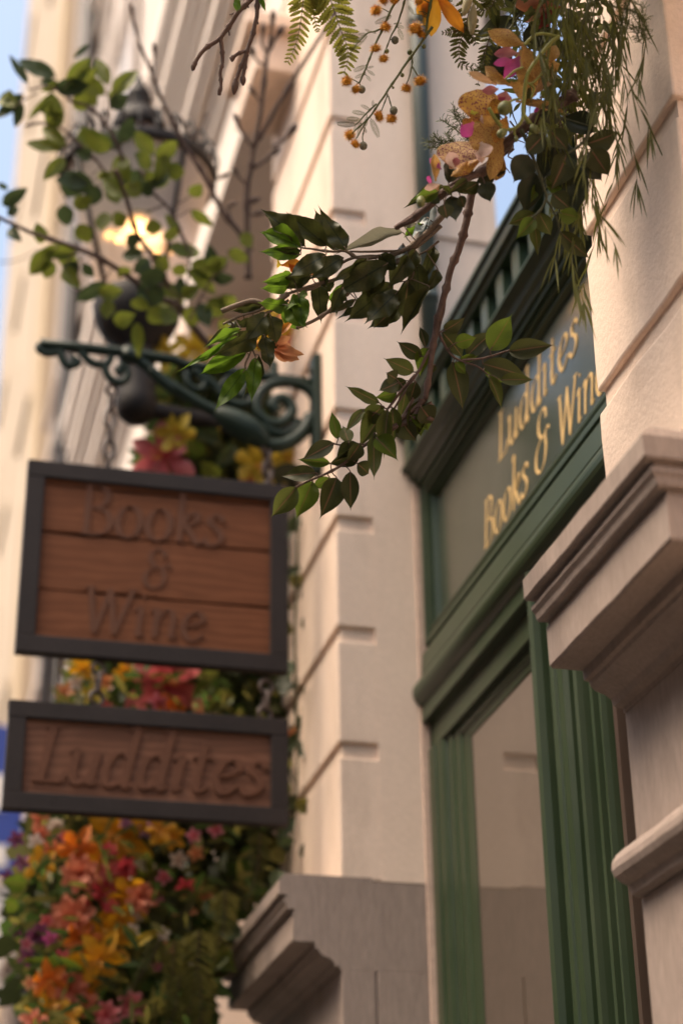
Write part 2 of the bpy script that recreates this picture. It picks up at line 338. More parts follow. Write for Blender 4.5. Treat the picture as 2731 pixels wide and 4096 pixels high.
# pen-drawn italic lettering: every letter is a set of ribbon strokes
GL = {
 'L': (.56, [[(.02, 1), (.28, 1)], [(.15, 1), (.13, .5), (.11, .02)], [(-.02, .02), (.3, .02), (.46, .03), (.54, .22)]]),
 'u': (.60, [[(-.02, .56), (.09, .62), (.08, .3), (.10, .1), (.20, .0), (.32, .06), (.43, .28)], [(.46, .62), (.43, .3), (.43, .02), (.55, .06)]]),
 'd': (.62, [[(.44, .50), (.32, .62), (.14, .54), (.04, .30), (.09, .06), (.22, .0), (.34, .1), (.44, .32)], [(.34, 1.04), (.47, 1.1), (.45, .6), (.43, .02), (.55, .06)]]),
 'i': (.32, [[(-.02, .55), (.11, .62), (.10, .3), (.09, .02), (.21, .06)]]),
 'j': (.32, [[(-.02, .55), (.11, .62), (.10, .3), (.09, .02), (.21, .06)], [(.13, .86), (.17, .90)]]),
 't': (.42, [[(.17, .9), (.14, .5), (.12, .12), (.20, .0), (.34, .1)], [(-.01, .62), (.15, .63), (.34, .64)]]),
 'e': (.54, [[(.06, .30), (.28, .34), (.43, .46), (.38, .60), (.25, .62), (.10, .50), (.04, .26), (.13, .04), (.28, .0), (.46, .16)]]),
 's': (.46, [[(.37, .50), (.27, .62), (.12, .56), (.12, .42), (.26, .31), (.32, .16), (.22, .02), (.08, .0), (-.02, .12)]]),
 'B': (.66, [[(.02, 1), (.16, 1)], [(.15, 1), (.13, .5), (.11, .0)], [(.13, .99), (.34, 1.0), (.50, .86), (.44, .64), (.28, .54), (.14, .53)], [(.28, .54), (.50, .46), (.56, .24), (.44, .05), (.24, .0), (.0, .01)]]),
 'o': (.57, [[(.30, .62), (.14, .56), (.04, .32), (.08, .08), (.22, .0), (.38, .08), (.47, .32), (.43, .54), (.30, .62), (.2, .6)]]),
 'k': (.56, [[(-.01, 1.04), (.12, 1.1), (.10, .6), (.07, .0)], [(.09, .30), (.24, .56), (.40, .62), (.40, .48), (.26, .36), (.16, .34)], [(.18, .36), (.34, .12), (.42, .0), (.54, .06)]]),
 '&': (.70, [[(.54, .82), (.52, .98), (.36, 1.04), (.20, .92), (.20, .70), (.32, .56), (.44, .54)], [(.44, .54), (.22, .50), (.06, .32), (.08, .08), (.26, -.04), (.46, .06), (.54, .30), (.50, .52), (.60, .62), (.70, .56)]]),
 'W': (.98, [[(-.06, 1), (.16, 1)], [(.06, 1), (.13, .5), (.20, .0)], [(.20, .0), (.34, .5), (.46, .96)], [(.46, 1), (.54, .5), (.60, .0)], [(.60, .0), (.76, .5), (.92, 1)], [(.82, 1), (1.02, 1)]]),
 'n': (.60, [[(-.02, .55), (.10, .62), (.09, .3), (.08, .0)], [(.09, .34), (.22, .58), (.36, .62), (.44, .50), (.43, .26), (.42, .03), (.54, .06)]]),
}
def letters(text, M, size, mat, parent, depth, thick=.12, thin=.035, slant=.16, sx=1.0, track=0.0):
    x = 0; lift = 0.0
    for ch in text:
        if ch == ' ': x += .38; continue
        adv, strokes = GL[ch]; mb = MB()
        for s in strokes:
            pts = smoothline([(p[0], p[1], 0) for p in s], 7); n = len(pts); L = []; R = []
            for i, p in enumerate(pts):
                t = pts[min(i+1, n-1)]-pts[max(i-1, 0)]; t.normalize(); nr = Vector((-t.y, t.x, 0))
                w = max(thin, thick*abs(nr.dot(Vector((.97, .24, 0)))))/2
                e = min(i, n-1-i)/max(1, n-1); w *= .75+.25*min(1, e*8)
                L.append(p+nr*w); R.append(p-nr*w)
            lift += .00012
            def T(v, z): return M @ Vector(((x+v.x*sx+v.y*slant)*size, v.y*size, z))
            b = mb.add([T(v, 0) for v in L+R]+[T(v, depth+lift) for v in L+R],
                       [(2*n+i, 2*n+i+1, 3*n+i+1, 3*n+i) for i in range(n-1)]+[(i, i+1, 2*n+i+1, 2*n+i) for i in range(n-1)]+[(n+i, 3*n+i, 3*n+i+1, n+i+1) for i in range(n-1)]
                       + [(0, 2*n, 3*n, n), (n-1, 2*n-1, 4*n-1, 3*n-1)])
        part('letter', mb, mat, parent); x += adv*sx+track
    return x*size
def textwidth(text, sx=1.0, track=0.0): return sum(.38 if c == ' ' else GL[c][0]*sx+track for c in text)
# facing -X: text runs towards -Y
MT = lambda y, z: Matrix(((0, 0, -1, 1.7418), (-1, 0, 0, y), (0, 1, 0, z), (0, 0, 0, 1)))
letters('Luddites', MT(4.760, 4.288), .153, M_GOLD, pan, .0007, thick=.088, thin=.026, sx=1.06, track=.03)
letters('Books', MT(4.935, 4.070), .150, M_GOLD, pan, .0007, thick=.088, thin=.026, sx=.98, track=.015)
letters('&', MT(4.46, 4.085), .165, M_GOLD, pan, .0007, thick=.088, thin=.026, sx=1.05)
letters('Wjne', MT(4.262, 4.070), .150, M_GOLD, pan, .0007, thick=.088, thin=.026, sx=.98, track=.015)

# upper storeys above the cornice, with window bays
part('upper_storey', MB().box(1.36, 3.0, 5.4, ENT_END, 8.785, 19), M_FARWALL, bld)
for i, (ya, yb) in enumerate(((6.2, 7.2), (8.6, 9.6), (11.35, 12.35))):
    for za in (9.6, 13.0, 16.2):
        w_ = part('upper_window', MB().box(1.33, 1.359, ya, yb, za, za+2.3), M_GREYPAINT, bld)
        part('window_surround', MB().box(1.30, 1.329, ya-.16, ya-.002, za-.1, za+2.5).box(1.30, 1.329, yb+.002, yb+.16, za-.1, za+2.5).box(1.28, 1.329, ya-.2, yb+.2, za+2.502, za+2.7), M_FARWALL, w_)

# ------------------------------------------------------------------ neighbours further down the street
nb = thing('neighbour_building', (1.4, 15.2, 0), 'white rendered house with tall window bays and a dark downpipe beyond the cornice', 'building')
part('wall', MB().box(1.36, 4, ENT_END+.01, 17.5, 0, 20), M_FARWALL, nb)
for ya, yb in ((13.3, 14.2), (14.75, 15.6), (16.1, 17.0)):
    for za in (4.6, 7.9, 11.2, 14.5):
        w_ = part('window', MB().box(1.342, 1.359, ya, yb, za, za+2.4), M_PANE, nb)
        part('frame', MB().box(1.31, 1.341, ya-.10, ya+.04, za-.05, za+2.45).box(1.31, 1.341, yb-.04, yb+.10, za-.05, za+2.45).box(1.325, 1.341, (ya+yb)/2-.04, (ya+yb)/2+.04, za, za+2.4), M_FARWALL, w_)
        part('sill', MB().box(1.24, 1.34, ya-.15, yb+.15, za-.14, za-.051), M_FARWALL, w_)
for z in (7.5, 10.8, 14.1): part('string_course', MB().box(1.30, 1.359, ENT_END+.02, 17.49, z-.1, z+.06), M_FARWALL, nb)
fp = thing('drainpipe', (1.22, 14.35, 0), 'dark zinc drainpipe against the white house far down the street', 'pipe')
part('pipe', MB().tube([(1.235, 14.45, 0), (1.235, 14.45, 19.8)], .085, 12), M_DARKPIPE, fp)
for z in (5.2, 9.4, 13.2): part('pipe_clip', MB().tube([(1.235, 14.45, z), (1.235, 14.45, z+.06)], .098, 12), M_DARKPIPE, fp)
yb_ = thing('ochre_building', (1.3, 22, 0), 'tall ochre cream building at the end of the row against the sky', 'building')
part('wall', MB().box(1.24, 4, 17.51, 28.6, 0, 30), M_YELLOW, yb_)
part('corner_strip', MB().box(1.20, 1.239, 17.52, 18.6, 0, 30), M_YELLOW2, yb_)
for i in range(3):
    for z in (5.5, 9.2, 12.9, 16.6, 20.3, 24):
        w_ = part('window', MB().box(1.226, 1.239, 19.6+i*3, 20.9+i*3, z, z+2.2), M_YELLOW, yb_)
        part('sill', MB().box(1.19, 1.238, 19.5+i*3, 21.0+i*3, z-.12, z-.002), M_YELLOW, w_)
# blue projecting sign, pale awning and dark doorway hood low on the white house
M_BLUE = grainy('blue_enamel', (.030, .060, .30), (.036, .070, .34), 3, .4, 0)
M_WHITEP = grainy('white_enamel', (.80, .76, .72), (.84, .80, .76), 3, .4, 0)
M_DARKP = grainy('dark_blue_paint', (.02, .022, .035), (.03, .032, .045), 3, .5, 0)
bs = thing('blue_sign', (1.0, 15.0, 5.6), 'blue projecting shop sign with white markings, left of the flower column', 'sign')
part('board', MB().box(.30, 1.135, 15.0, 15.08, 5.72, 7.02), M_BLUE, bs, .01)
part('white_mark', MB().box(.62, .985, 14.992, 14.999, 6.28, 6.58).box(.62, .80, 14.992, 14.999, 6.60, 6.82), M_WHITEP, bs)
part('white_mark', MB().box(.5, 1.02, 14.992, 14.999, 5.80, 5.98), M_WHITEP, bs)
part('bracket_arm', MB().tube([(1.1, 15.04, 6.9), (1.38, 15.04, 6.9)], .02), M_IRON, bs)
ws = thing('white_sign', (1.0, 15.2, 4.8), 'white projecting shop sign with an orange mark hanging under the blue one', 'sign')
part('board', MB().box(.30, 1.13, 15.1, 15.18, 4.72, 5.70), M_WHITEP, ws, .01)
part('orange_mark', MB().box(.74, .96, 15.092, 15.099, 4.98, 5.1), grainy('orange_enamel', (.55, .28, .06), (.6, .32, .08), 3, .4, 0), ws)
part('post', MB().box(1.13, 1.17, 15.1, 15.18, 3.2, 5.6), M_IRON, ws)
ob = thing('hooded_box', (.9, 15.3, 3.6), 'dark blue box sign hanging below the white projecting sign', 'sign')
part('box', MB().box(.3, 1.02, 15.2, 15.5, 3.3, 4.55), M_DARKP, ob, .02); part('rim', MB().box(.28, 1.04, 15.18, 15.52, 4.552, 4.62), M_IRON, ob, .005)
gp = thing('grey_pier', (1.2, 14.8, 0), 'pale grey stone pier low at the far left beside the flowers', 'pier')
part('shaft', MB().box(1.06, 1.36, 14.6, 15.2, 0, 4.9), M_STONE, gp, .02); part('cap', MB().box(1.02, 1.36, 14.55, 15.25, 4.902, 5.0), M_STONE, gp, .02)
wr = thing('overhead_wire', tuple(W(-40, 1045, 9.0)), 'thin dark cable crossing the strip of sky at the far left', 'cable')
part('cable', MB().tube(smoothline([W(-60, 1043, 9), W(40, 1047, 9.0), W(110, 1025, 9.2), W(150, 1000, 9.6)]), .0035, 5), M_IRON, wr)

# ------------------------------------------------------------------ iron sign bracket
YS = 5.67
t3, t6 = crop(0, 1000, 2.24), crop(600, 1200, 2.24)
def pl(c, pts, dy=0.0): return [onY(*c(*p), YS+dy) for p in pts]
br = thing('sign_bracket', (1.4, YS, 5.0), 'dark green cast iron scroll bracket holding the hanging signs', 'bracket')
xz = lambda c, pts, dy=0.0: pl(c, pts, dy)
def bar(name, c, pts, r, k=6, dy=0.0, n=8): return part(name, MB().tube(smoothline(xz(c, pts, dy), k), r, n), M_IRONGREEN, br)
arm = xz(t3, [(365, 838), (700, 872), (1150, 925), (1568, 985)])+xz(t6, [(300, 575), (700, 640), (1060, 690), (1490, 752)])
part('arm', MB().tube(arm, [.020]*4+[.019]*4, 10), M_IRONGREEN, br)
bar('end_loop', t3, [(365, 845), (352, 885), (400, 922), (470, 926), (545, 912)], .014)
bar('scroll', t3, [(545, 905), (562, 985), (605, 1035), (660, 1035), (697, 1005), (672, 985), (645, 995)], [.015]*30+[.017]*7)
bar('scroll', t3, [(720, 905), (770, 965), (830, 1012), (890, 1028), (960, 1020), (1000, 960)], .015)
bar('hook_scroll', t3, [(935, 1025), (960, 1110), (1010, 1170), (1075, 1190), (1135, 1150), (1140, 1080), (1100, 1045), (1060, 1075), (1085, 1110)], .015)
part('collar', MB().tube(xz(t3, [(1150, 895), (1156, 1000)]), .030, 10), M_IRONGREEN, br)
part('collar', MB().tube(xz(t3, [(1210, 915), (1216, 1005)]), .027, 10), M_IRONGREEN, br)
bar('brace', t3, [(1190, 955), (1330, 1060), (1450, 1170), (1568, 1262)], .021)
bar('brace', t6, [(0, 630), (150, 740), (300, 838), (450, 930), (600, 1005)], .021)
bl = smoothline(xz(t6, [(590, 1000), (700, 1060), (850, 1150), (960, 1220), (1060, 1300)]), 6)
part('leaf_casting', MB().tube(bl, [.022+.030*sin(pi*i/(len(bl)-1))**1.0 for i in range(len(bl))], 10), M_IRONGREEN, br)
bar('toe_curve', t6, [(1060, 1295), (1130, 1305), (1220, 1290), (1320, 1230), (1400, 1140), (1440, 1040)], .026)
bar('big_scroll', t6, [(1490, 900), (1420, 800), (1300, 745), (1150, 740), (1020, 800), (950, 920), (985, 1040), (1090, 1110), (1200, 1090), (1270, 1000), (1230, 905), (1140, 890), (1095, 950), (1135, 1000)], .022)
bar('scroll', t6, [(380, 640), (480, 690), (580, 770), (650, 860), (760, 930), (870, 930), (930, 870), (890, 800), (820, 830), (840, 880)], .017)
bar('scroll', t6, [(640, 780), (690, 710), (780, 690), (860, 740), (850, 800)], .014)
bar('scroll', t6, [(330, 640), (340, 740), (400, 800), (470, 790), (490, 730), (430, 710)], .014)
bar('scroll', t6, [(1000, 1060), (1060, 1160), (1180, 1200), (1290, 1160), (1330, 1080)], .017)
bar('stay', t6, [(1110, 560), (1112, 640), (1115, 760)], .016)
pz = [onY(*t6(1500, 520), YS).z, onY(*t6(1520, 1560), YS).z]
part('wall_plate', MB().box(1.368, 1.399, YS-.035, YS+.035, pz[1], pz[0]), M_IRONGREEN, br, .006)
for z in (pz[0]-.06, (pz[0]+pz[1])/2, pz[1]+.06): part('bolt', MB().lathe([(0, .012), (.012, .010), (.015, 0)], Matrix.Translation((1.368, YS, z)) @ Matrix.Rotation(-pi/2, 4, 'Y'), 8), M_IRON, br)

# ------------------------------------------------------------------ hanging signs
def frame_sign(name, x0, x1, z0, z1, fw, label):
    s = thing(name, ((x0+x1)/2, YS, z0), label, 'sign')
    f = .022
    for a, b, c, d in ((x0, x1, z1-fw, z1), (x0, x1, z0, z0+fw)):
        part('frame_rail', MB().box(a, b, YS-f, YS+f, c, d), M_FRAME, s, .004)
    for a, b in ((x0, x0+fw), (x1-fw, x1)):
        part('frame_stile', MB().box(a, b, YS-f+.001, YS+f-.001, z0+fw, z1-fw), M_FRAME, s, .004)
    return s
def plank(x0, x1, z0, z1, seed, amp=.006):
    mb = MB(); n = 28; y = YS-.006; top = []; bot = []
    rr = random.Random(seed)
    for i in range(n+1):
        x = x0+(x1-x0)*i/n
        top.append((x, z1+amp*noise.noise(Vector((x*5, seed, 0)))+amp*.4*noise.noise(Vector((x*17, seed, 3)))))
        bot.append((x, z0+amp*noise.noise(Vector((x*5, seed+9, 0)))))
    vs = [(x, y, z) for x, z in top]+[(x, y, z) for x, z in bot]+[(x, y+.018, z) for x, z in top]+[(x, y+.018, z) for x, z in bot]; m_ = n+1
    fs = []
    for i in range(n): fs += [(i, m_+i, m_+i+1, i+1), (2*m_+i, 2*m_+i+1, 3*m_+i+1, 3*m_+i), (i, i+1, 2*m_+i+1, 2*m_+i), (m_+i, 3*m_+i, 3*m_+i+1, m_+i+1)]
    fs += [(0, 2*m_, 3*m_, m_), (n, m_+n, 3*m_+n, 2*m_+n)]
    mb.add(vs, fs); return mb
MS = lambda x, z: Matrix(((1, 0, 0, x), (0, 0, -1, YS-.0065), (0, 1, 0, z), (0, 0, 0, 1)))
X0, X1 = .366, 1.276
za, zb = onY(113, 1846, YS).z, onY(61, 2612, YS).z
s1 = frame_sign('hanging_sign', X0, X1, zb, za, .062, 'large dark framed wooden plank sign carved Books & Wine')
ix0, ix1, iz0, iz1 = X0+.055, X1-.055, zb+.055, za-.055
hh = iz1-iz0
cuts = [iz0, iz0+hh*.300, iz0+hh*.655, iz0+hh*.955, iz1]
for i in range(4): part('plank', plank(ix0, ix1, cuts[i]+.005, cuts[i+1]-.004, i*3.7+1), M_WOOD, s1, .003)
part('backing', MB().box(ix0, ix1, YS+.012, YS+.018, iz0, iz1), M_FRAME, s1)
letters('Books', MS(.555, iz0+hh*.665), .185, M_CARVED, s1, .0035, thick=.13, thin=.05, slant=.0, sx=.98, track=.0)
letters('&', MS(.775, iz0+hh*.37), .135, M_CARVED, s1, .003, thick=.13, thin=.05, slant=.0)
letters('Wjne', MS(.585, iz0+hh*.06), .165, M_CARVED, s1, .003, thick=.12, thin=.04, slant=.05, track=.02)
X0b, X1b = .360, 1.276
zc, zd = onY(35, 2804, YS).z, onY(0, 3240, YS).z
s2 = frame_sign('hanging_sign', X0b, X1b, zd, zc, .058, 'small dark framed wooden sign carved Luddites hanging under the larger one')
part('plank', plank(X0b+.05, X1b-.05, zd+.05, zc-.05, 31, .002), M_WOOD2, s2, .002)
letters('Luddites', MS(.450, zd+.098), .182, M_CARVED, s2, .007, thick=.14, thin=.05, slant=.16, sx=1.0, track=.0)
# chains
def ring(c, R1, R2, ax, r=.0072):
    pts = [c+Vector((0, 0, 1))*R2*sin(t)+ax*R1*cos(t) for t in [2*pi*i/14 for i in range(15)]]
    return MB().tube(pts, r, 6, cap=False)
def chain(pts, label):
    c = thing('hanging_chain', tuple(pts[0]), label, 'chain', 'chains carrying the hanging signs')
    for i, (p, a, b) in enumerate(pts[1:]):
        ax = Vector((.93, .36, 0)) if i % 2 == 0 else Vector((.30, -.95, 0))
        part('link', ring(p, a, b, ax), M_CHAIN, c)
def ch(c, items): return [(onY(*c(x, y), YS), a, b) for x, y, a, b in items]
L1 = ch(t3, [(1005, 1258, .020, .021), (1000, 1360, .017, .036), (986, 1512, .018, .037), (984, 1645, .017, .036), (980, 1795, .020, .042), (968, 1905, .016, .032)])
chain([onY(*t3(1005, 1200), YS)]+L1, 'rusty iron chain from the bracket to the left of the larger sign')
R1_ = ch(t6, [(1048, 1345, .019, .022), (1052, 1425, .017, .036), (1056, 1520, .018, .037), (1060, 1615, .017, .036), (1062, 1690, .016, .030)])
chain([onY(*t6(1048, 1310), YS)]+R1_, 'rusty iron chain from the bracket to the right of the larger sign')
b5 = crop(0, 2048, 1.1487)
chain([onY(*b5(455, 700), YS)]+ch(b5, [(455, 722, .022, .022), (452, 785, .014, .036), (445, 855, .024, .024)]), 'left short chain linking the two wooden signs')
chain([onY(*b5(1225, 780), YS)]+ch(b5, [(1222, 805, .024, .026), (1220, 868, .014, .036), (1217, 925, .024, .024)]), 'right short chain linking the two wooden signs')

# ------------------------------------------------------------------ street lantern on a wall arm
YL = 6.05
la, lb = onY(557, 290, YL), onY(545, 1690, YL)
ax = (la-lb).normalized(); q = Vector((0, 0, 1)).rotation_difference(ax).to_matrix().to_4x4()
LM = Matrix.Translation(lb) @ q; H = (la-lb).length
lan = thing('wall_lantern', tuple(lb), 'dark iron street lantern with a lit warm bulb behind leafy twigs', 'lantern')
u = H/1400.0                       # one photo pixel at the lantern
def lpart(name, prof, mat, par=lan, n=24): return part(name, MB().lathe([(r*u*.9, (1690-y)*u) for r, y in prof], LM, n), mat, par)
lpart('finial', [(0, 290), (10, 310), (22, 345), (44, 385), (50, 410), (38, 420), (52, 436), (48, 455), (30, 462)], M_IRON)
lpart('crown_dome', [(30, 460), (66, 468), (92, 490), (103, 526), (105, 556), (94, 562), (88, 550)], M_IRON)
lpart('chimney', [(80, 555), (84, 640), (70, 650)], grainy('pink_copper', (.20, .13, .11), (.26, .17, .14), 8, .4, .1, 60))
rf = lpart('roof', [(82, 636), (150, 655), (236, 690), (290, 722), (298, 738), (296, 764), (278, 764), (180, 715), (90, 690)], M_IRON)
for i in range(26):
    a = 2*pi*i/26
    P_ = lambda r, yy, a=a: LM @ Vector((r*u*.9*cos(a), r*u*.9*sin(a), (1690-yy)*u))
    part('gallery_scroll', MB().tube(smoothline([P_(292, 726), P_(300, 680), P_(276, 640), P_(250, 656), P_(262, 692), P_(280, 690)], 4), 6.5*u, 5), M_IRON, rf)
for i in range(4):
    a = 2*pi*i/4+.5
    P_ = lambda r, yy, a=a: LM @ Vector((r*u*.9*cos(a), r*u*.9*sin(a), (1690-yy)*u))
    part('glazing_bar', MB().tube([P_(284, 762), P_(144, 1235)], 9*u, 6), M_IRON, lan)
def frosted():
    mt, nt, b = newmat('frosted_lantern_glass'); b.inputs['Base Color'].default_value = (.85, .72, .62, 1); b.inputs['Roughness'].default_value = .35
    b.inputs['Transmission Weight'].default_value = .45; b.inputs['Alpha'].default_value = .7; return mt
lpart('glass', [(276, 764), (216, 985), (142, 1235)], frosted())
lpart('base_bowl', [(100, 1225), (150, 1235), (162, 1262), (150, 1320), (120, 1372), (84, 1400), (70, 1420)], M_IRON)
lpart('stem', [(62, 1405), (66, 1440), (70, 1600), (74, 1620), (66, 1660), (42, 1684), (0, 1692)], M_IRON)
b0 = LM @ Vector((30*u, 0, 55*u))
part('wall_arm', MB().tube(smoothline([b0, b0+Vector((.12, .01, -.01)), b0+Vector((.35, .05, -.005)), Vector((1.402, YL+.12, b0.z+.01))], 5), .034, 10), M_IRON, lan)
part('arm_plate', MB().lathe([(0, .03), (.07, .028), (.09, .0)], Matrix.Translation((1.398, YL+.12, b0.z+.01)) @ Matrix.Rotation(-pi/2, 4, 'Y'), 16), M_IRON, lan)
M_BULB = emis('lamp_filament', (1.0, .48, .12), 6)
for (x, y, r) in ((550, 925, 19), (472, 957, 10), (628, 1012, 9)):
    c = onY(x, y, YL-.02+.03*random.random()); part('bulb', MB().lathe([(r*u*sin(pi*i/8), -r*u*1.5*cos(pi*i/8)) for i in range(9)], Matrix.Translation(c), 12), M_BULB, lan)
pt = bpy.data.lights.new('lantern_glow', 'POINT'); pt.energy = .6; pt.color = (1, .58, .25); pt.shadow_soft_size = .06
po = bpy.data.objects.new('lantern_glow', pt); COL.objects.link(po); po.location = onY(560, 960, YL-.03); 

# ------------------------------------------------------------------ houses across the street (seen in the glass and the gloss paint)
M_OPP = [grainy('warm_brick', (.20, .115, .07), (.25, .145, .09), 2, .85, 0), grainy('sandy_render', (.28, .195, .13), (.32, .225, .15), 2, .85, 0), grainy('peach_render', (.30, .19, .125), (.33, .215, .14), 2, .85, 0)]
for i, (ya, yb, hgt, lb) in enumerate(((-14, -3, 10.5, 'warm brick house across the street behind the viewer'), (-2.98, 7, 11.5, 'sandy rendered house across the street opposite the shop'), (7.02, 19, 10.8, 'peach rendered house across the street further along'))):
    t = thing('opposite_house', (-9, (ya+yb)/2, 0), lb, 'house', 'houses across the street')
    part('wall', MB().box(-15, -9, ya, yb, -.13, hgt), M_OPP[i], t); part('roof', MB().alongY([(-15.2, hgt+.002), (-8.7, hgt+.002), (-8.7, hgt+.2), (-12, hgt+2.2), (-15.2, hgt+.2)], ya, yb), M_DARKPIPE, t)
    n = int((yb-ya)/2.4)
    for k in range(n):
        for z in (.9, 4.2, 7.4):
            y = ya+.8+k*2.4; w_ = part('window', MB().box(-8.99, -8.97, y, y+1.1, z, z+1.9), M_PANE, t); part('sill', MB().box(-8.99, -8.85, y-.1, y+1.2, z-.12, z-.002), M_FARWALL, w_)

# ================================================================== plants
def leafmat(name, dark, light, rib, back, vein=.35, trans=.30, rough=.42):
    mt, nt, b = newmat(name)
    uv = N(nt, 'ShaderNodeUVMap'); sp = N(nt, 'ShaderNodeSeparateXYZ'); nt.links.new(uv.outputs[0], sp.inputs[0])
    def math_(op, a, b_=None):
        n = N(nt, 'ShaderNodeMath', operation=op)
        for i, v in enumerate((a, b_)):
            if v is None: continue
            if isinstance(v, (int, float)): n.inputs[i].default_value = v
            else: nt.links.new(v, n.inputs[i])
        return n.outputs[0]
    across = math_('ABSOLUTE', math_('SUBTRACT', sp.outputs[0], .5))           # 0 on the rib, .5 on the edge
    ribm = math_('LESS_THAN', across, .034)
    side = math_('FRACT', math_('ADD', math_('MULTIPLY', sp.outputs[1], 9.0), math_('MULTIPLY', across, -5.0)))
    vm = math_('MULTIPLY', math_('LESS_THAN', side, .14), vein)
    oi = N(nt, 'ShaderNodeObjectInfo'); v = coords(nt); f = noisetex(nt, v, 14, 3)
    k = math_('ADD', math_('MULTIPLY', oi.outputs['Random'], .7), math_('MULTIPLY', f, .3))
    col = ramp(nt, k, [(.1, dark), (.9, light)]).outputs[0]
    col = mixc(nt, vm, col, tuple(min(1, x*1.7) for x in light))
    col = mixc(nt, ribm, col, rib)
    geo = N(nt, 'ShaderNodeNewGeometry'); col = mixc(nt, math_('MULTIPLY', geo.outputs['Backfacing'], .35), col, back)
    nt.links.new(col, b.inputs['Base Color']); b.inputs['Roughness'].default_value = rough+.08; b.inputs['Specular IOR Level'].default_value = .3
    h = math_('ADD', math_('MULTIPLY', ribm, .8), math_('SUBTRACT', f, vm)); bump(nt, b, h, .35, .0015)
    tr = N(nt, 'ShaderNodeBsdfTranslucent'); nt.links.new(mixc(nt, .5, col, tuple(min(1, x*1.8) for x in light)), tr.inputs[0])
    mx = N(nt, 'ShaderNodeMixShader'); mx.inputs[0].default_value = trans
    nt.links.new(b.outputs[0], mx.inputs[1]); nt.links.new(tr.outputs[0], mx.inputs[2]); nt.links.new(mx.outputs[0], nt.nodes['Material Output'].inputs[0])
    return mt
LD = leafmat('shaded_laurel_leaf', (.034, .038, .011), (.052, .056, .015), (.17, .085, .045), (.075, .075, .028), .10, .22)  # same leaf in three tones: shade on downturned leaves put into the colour
LM_ = leafmat('half_lit_laurel_leaf', (.055, .066, .014), (.082, .092, .020), (.20, .11, .055), (.10, .11, .04), .12, .30)
LB = leafmat('backlit_laurel_leaf', (.060, .092, .010), (.090, .125, .014), (.15, .09, .03), (.12, .17, .03), .12, .45)  # light coming through the laurel leaf put into the colour
MD = leafmat('shaded_veined_leaf', (.032, .037, .010), (.048, .052, .013), (.010, .018, .006), (.05, .06, .02), .22, .22, .38)  # shaded copy of the veined leaf, its shade put into the colour
MBR = leafmat('backlit_veined_leaf', (.056, .112, .007), (.088, .152, .012), (.020, .045, .006), (.10, .17, .02), .25, .45)  # backlit copy of the veined leaf, skylight painted into the green
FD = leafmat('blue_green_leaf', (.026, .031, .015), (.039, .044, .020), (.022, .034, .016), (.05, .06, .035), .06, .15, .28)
PALE = leafmat('grey_leaf_back', (.17, .16, .11), (.21, .20, .14), (.24, .22, .15), (.2, .2, .18), .1, .2, .5)
SHEEN = leafmat('sky_sheen_leaf', (.26, .30, .30), (.32, .36, .36), (.3, .34, .34), (.3, .3, .3), .05, .2, .25)  # reflected sky on a curled leaf painted in as pale colour
TW = leafmat('twig_leaf', (.080, .105, .014), (.135, .155, .022), (.10, .09, .03), (.10, .12, .03), .1, .38)
TWD = leafmat('dark_twig_leaf', (.032, .050, .020), (.050, .072, .026), (.05, .06, .02), (.06, .08, .03), .1, .25)
FERN = leafmat('fern_pinna', (.13, .13, .018), (.20, .19, .028), (.10, .06, .02), (.18, .17, .04), .3, .4, .5)
FERND = leafmat('dark_fern_pinna', (.060, .062, .014), (.09, .088, .02), (.06, .04, .015), (.08, .08, .02), .3, .25, .5)
BARK = grainy('twig_bark', (.085, .048, .036), (.14, .085, .065), 60, .8, .6, 220)
BARK2 = grainy('pale_twig_bark', (.14, .098, .066), (.19, .14, .10), 60, .8, .5, 220)
GSTEM = grainy('green_stem', (.075, .085, .022), (.11, .12, .03), 60, .6, .3, 200)
YSTEM = grainy('orchid_stem', (.20, .21, .04), (.26, .27, .06), 40, .5, .1, 200)
OSTEM = grainy('olive_stem', (.050, .052, .020), (.075, .075, .028), 60, .6, .3, 200)

def leafmesh(name, prof, fold=.18, curl=.25, wave=.0, serr=.0, rows=11, tw=0.0):
    """unit leaf: length 1 along +Y, full width 1, blade folded on its rib and curled"""
    vs, fs, uvs = [], [], []; cols = [-1, -.55, 0, .55, 1]
    for i in range(rows+1):
        v = i/rows; w = prof(v)*.5
        for c in cols:
            ww = w
            if abs(c) == 1 and serr and i % 2: ww = w*(1-serr)
            x = c*ww; z = -curl*v*v+abs(c)*fold*w*1.2+wave*sin(v*13+c*2)*abs(c)*w*1.6
            a = tw*v; vs.append((x*cos(a)-z*sin(a)*.0, v, z+x*sin(a))); uvs.append((.5+c*.5, v))
    n = len(cols)
    for i in range(rows):
        for j in range(n-1): fs.append((i*n+j, i*n+j+1, (i+1)*n+j+1, (i+1)*n+j))
    me = bpy.data.meshes.new(name); me.from_pydata(vs, [], fs)
    ul = me.uv_layers.new(name='UVMap')
    for lp in me.loops: ul.data[lp.index].uv = uvs[lp.vertex_index]
    me.polygons.foreach_set('use_smooth', [True]*len(me.polygons)); return me
def P_oval(v): return (sin(pi*min(1, v*1.0)**.85))**.75*(1 if v < .8 else 1-.5*((v-.8)/.2)**2) if 0 < v < 1 else 0.0
def P_tip(v): return max(max(0.0, sin(pi*min(1.0, v/.90)**.82))**.85, .16*(1-v)/.3 if v > .7 else 0.0) if 0 < v < 1 else 0.0
def P_lance(v): return max(0.0, sin(pi*v**.8))**1.1
def P_petal(v): return max(.16*(1-v), sin(pi*v**1.35))**.8 if v < 1 else 0.0
def P_round(v): return max(.2*(1-v), sin(pi*v**1.15))**.55 if v < 1 else 0.0
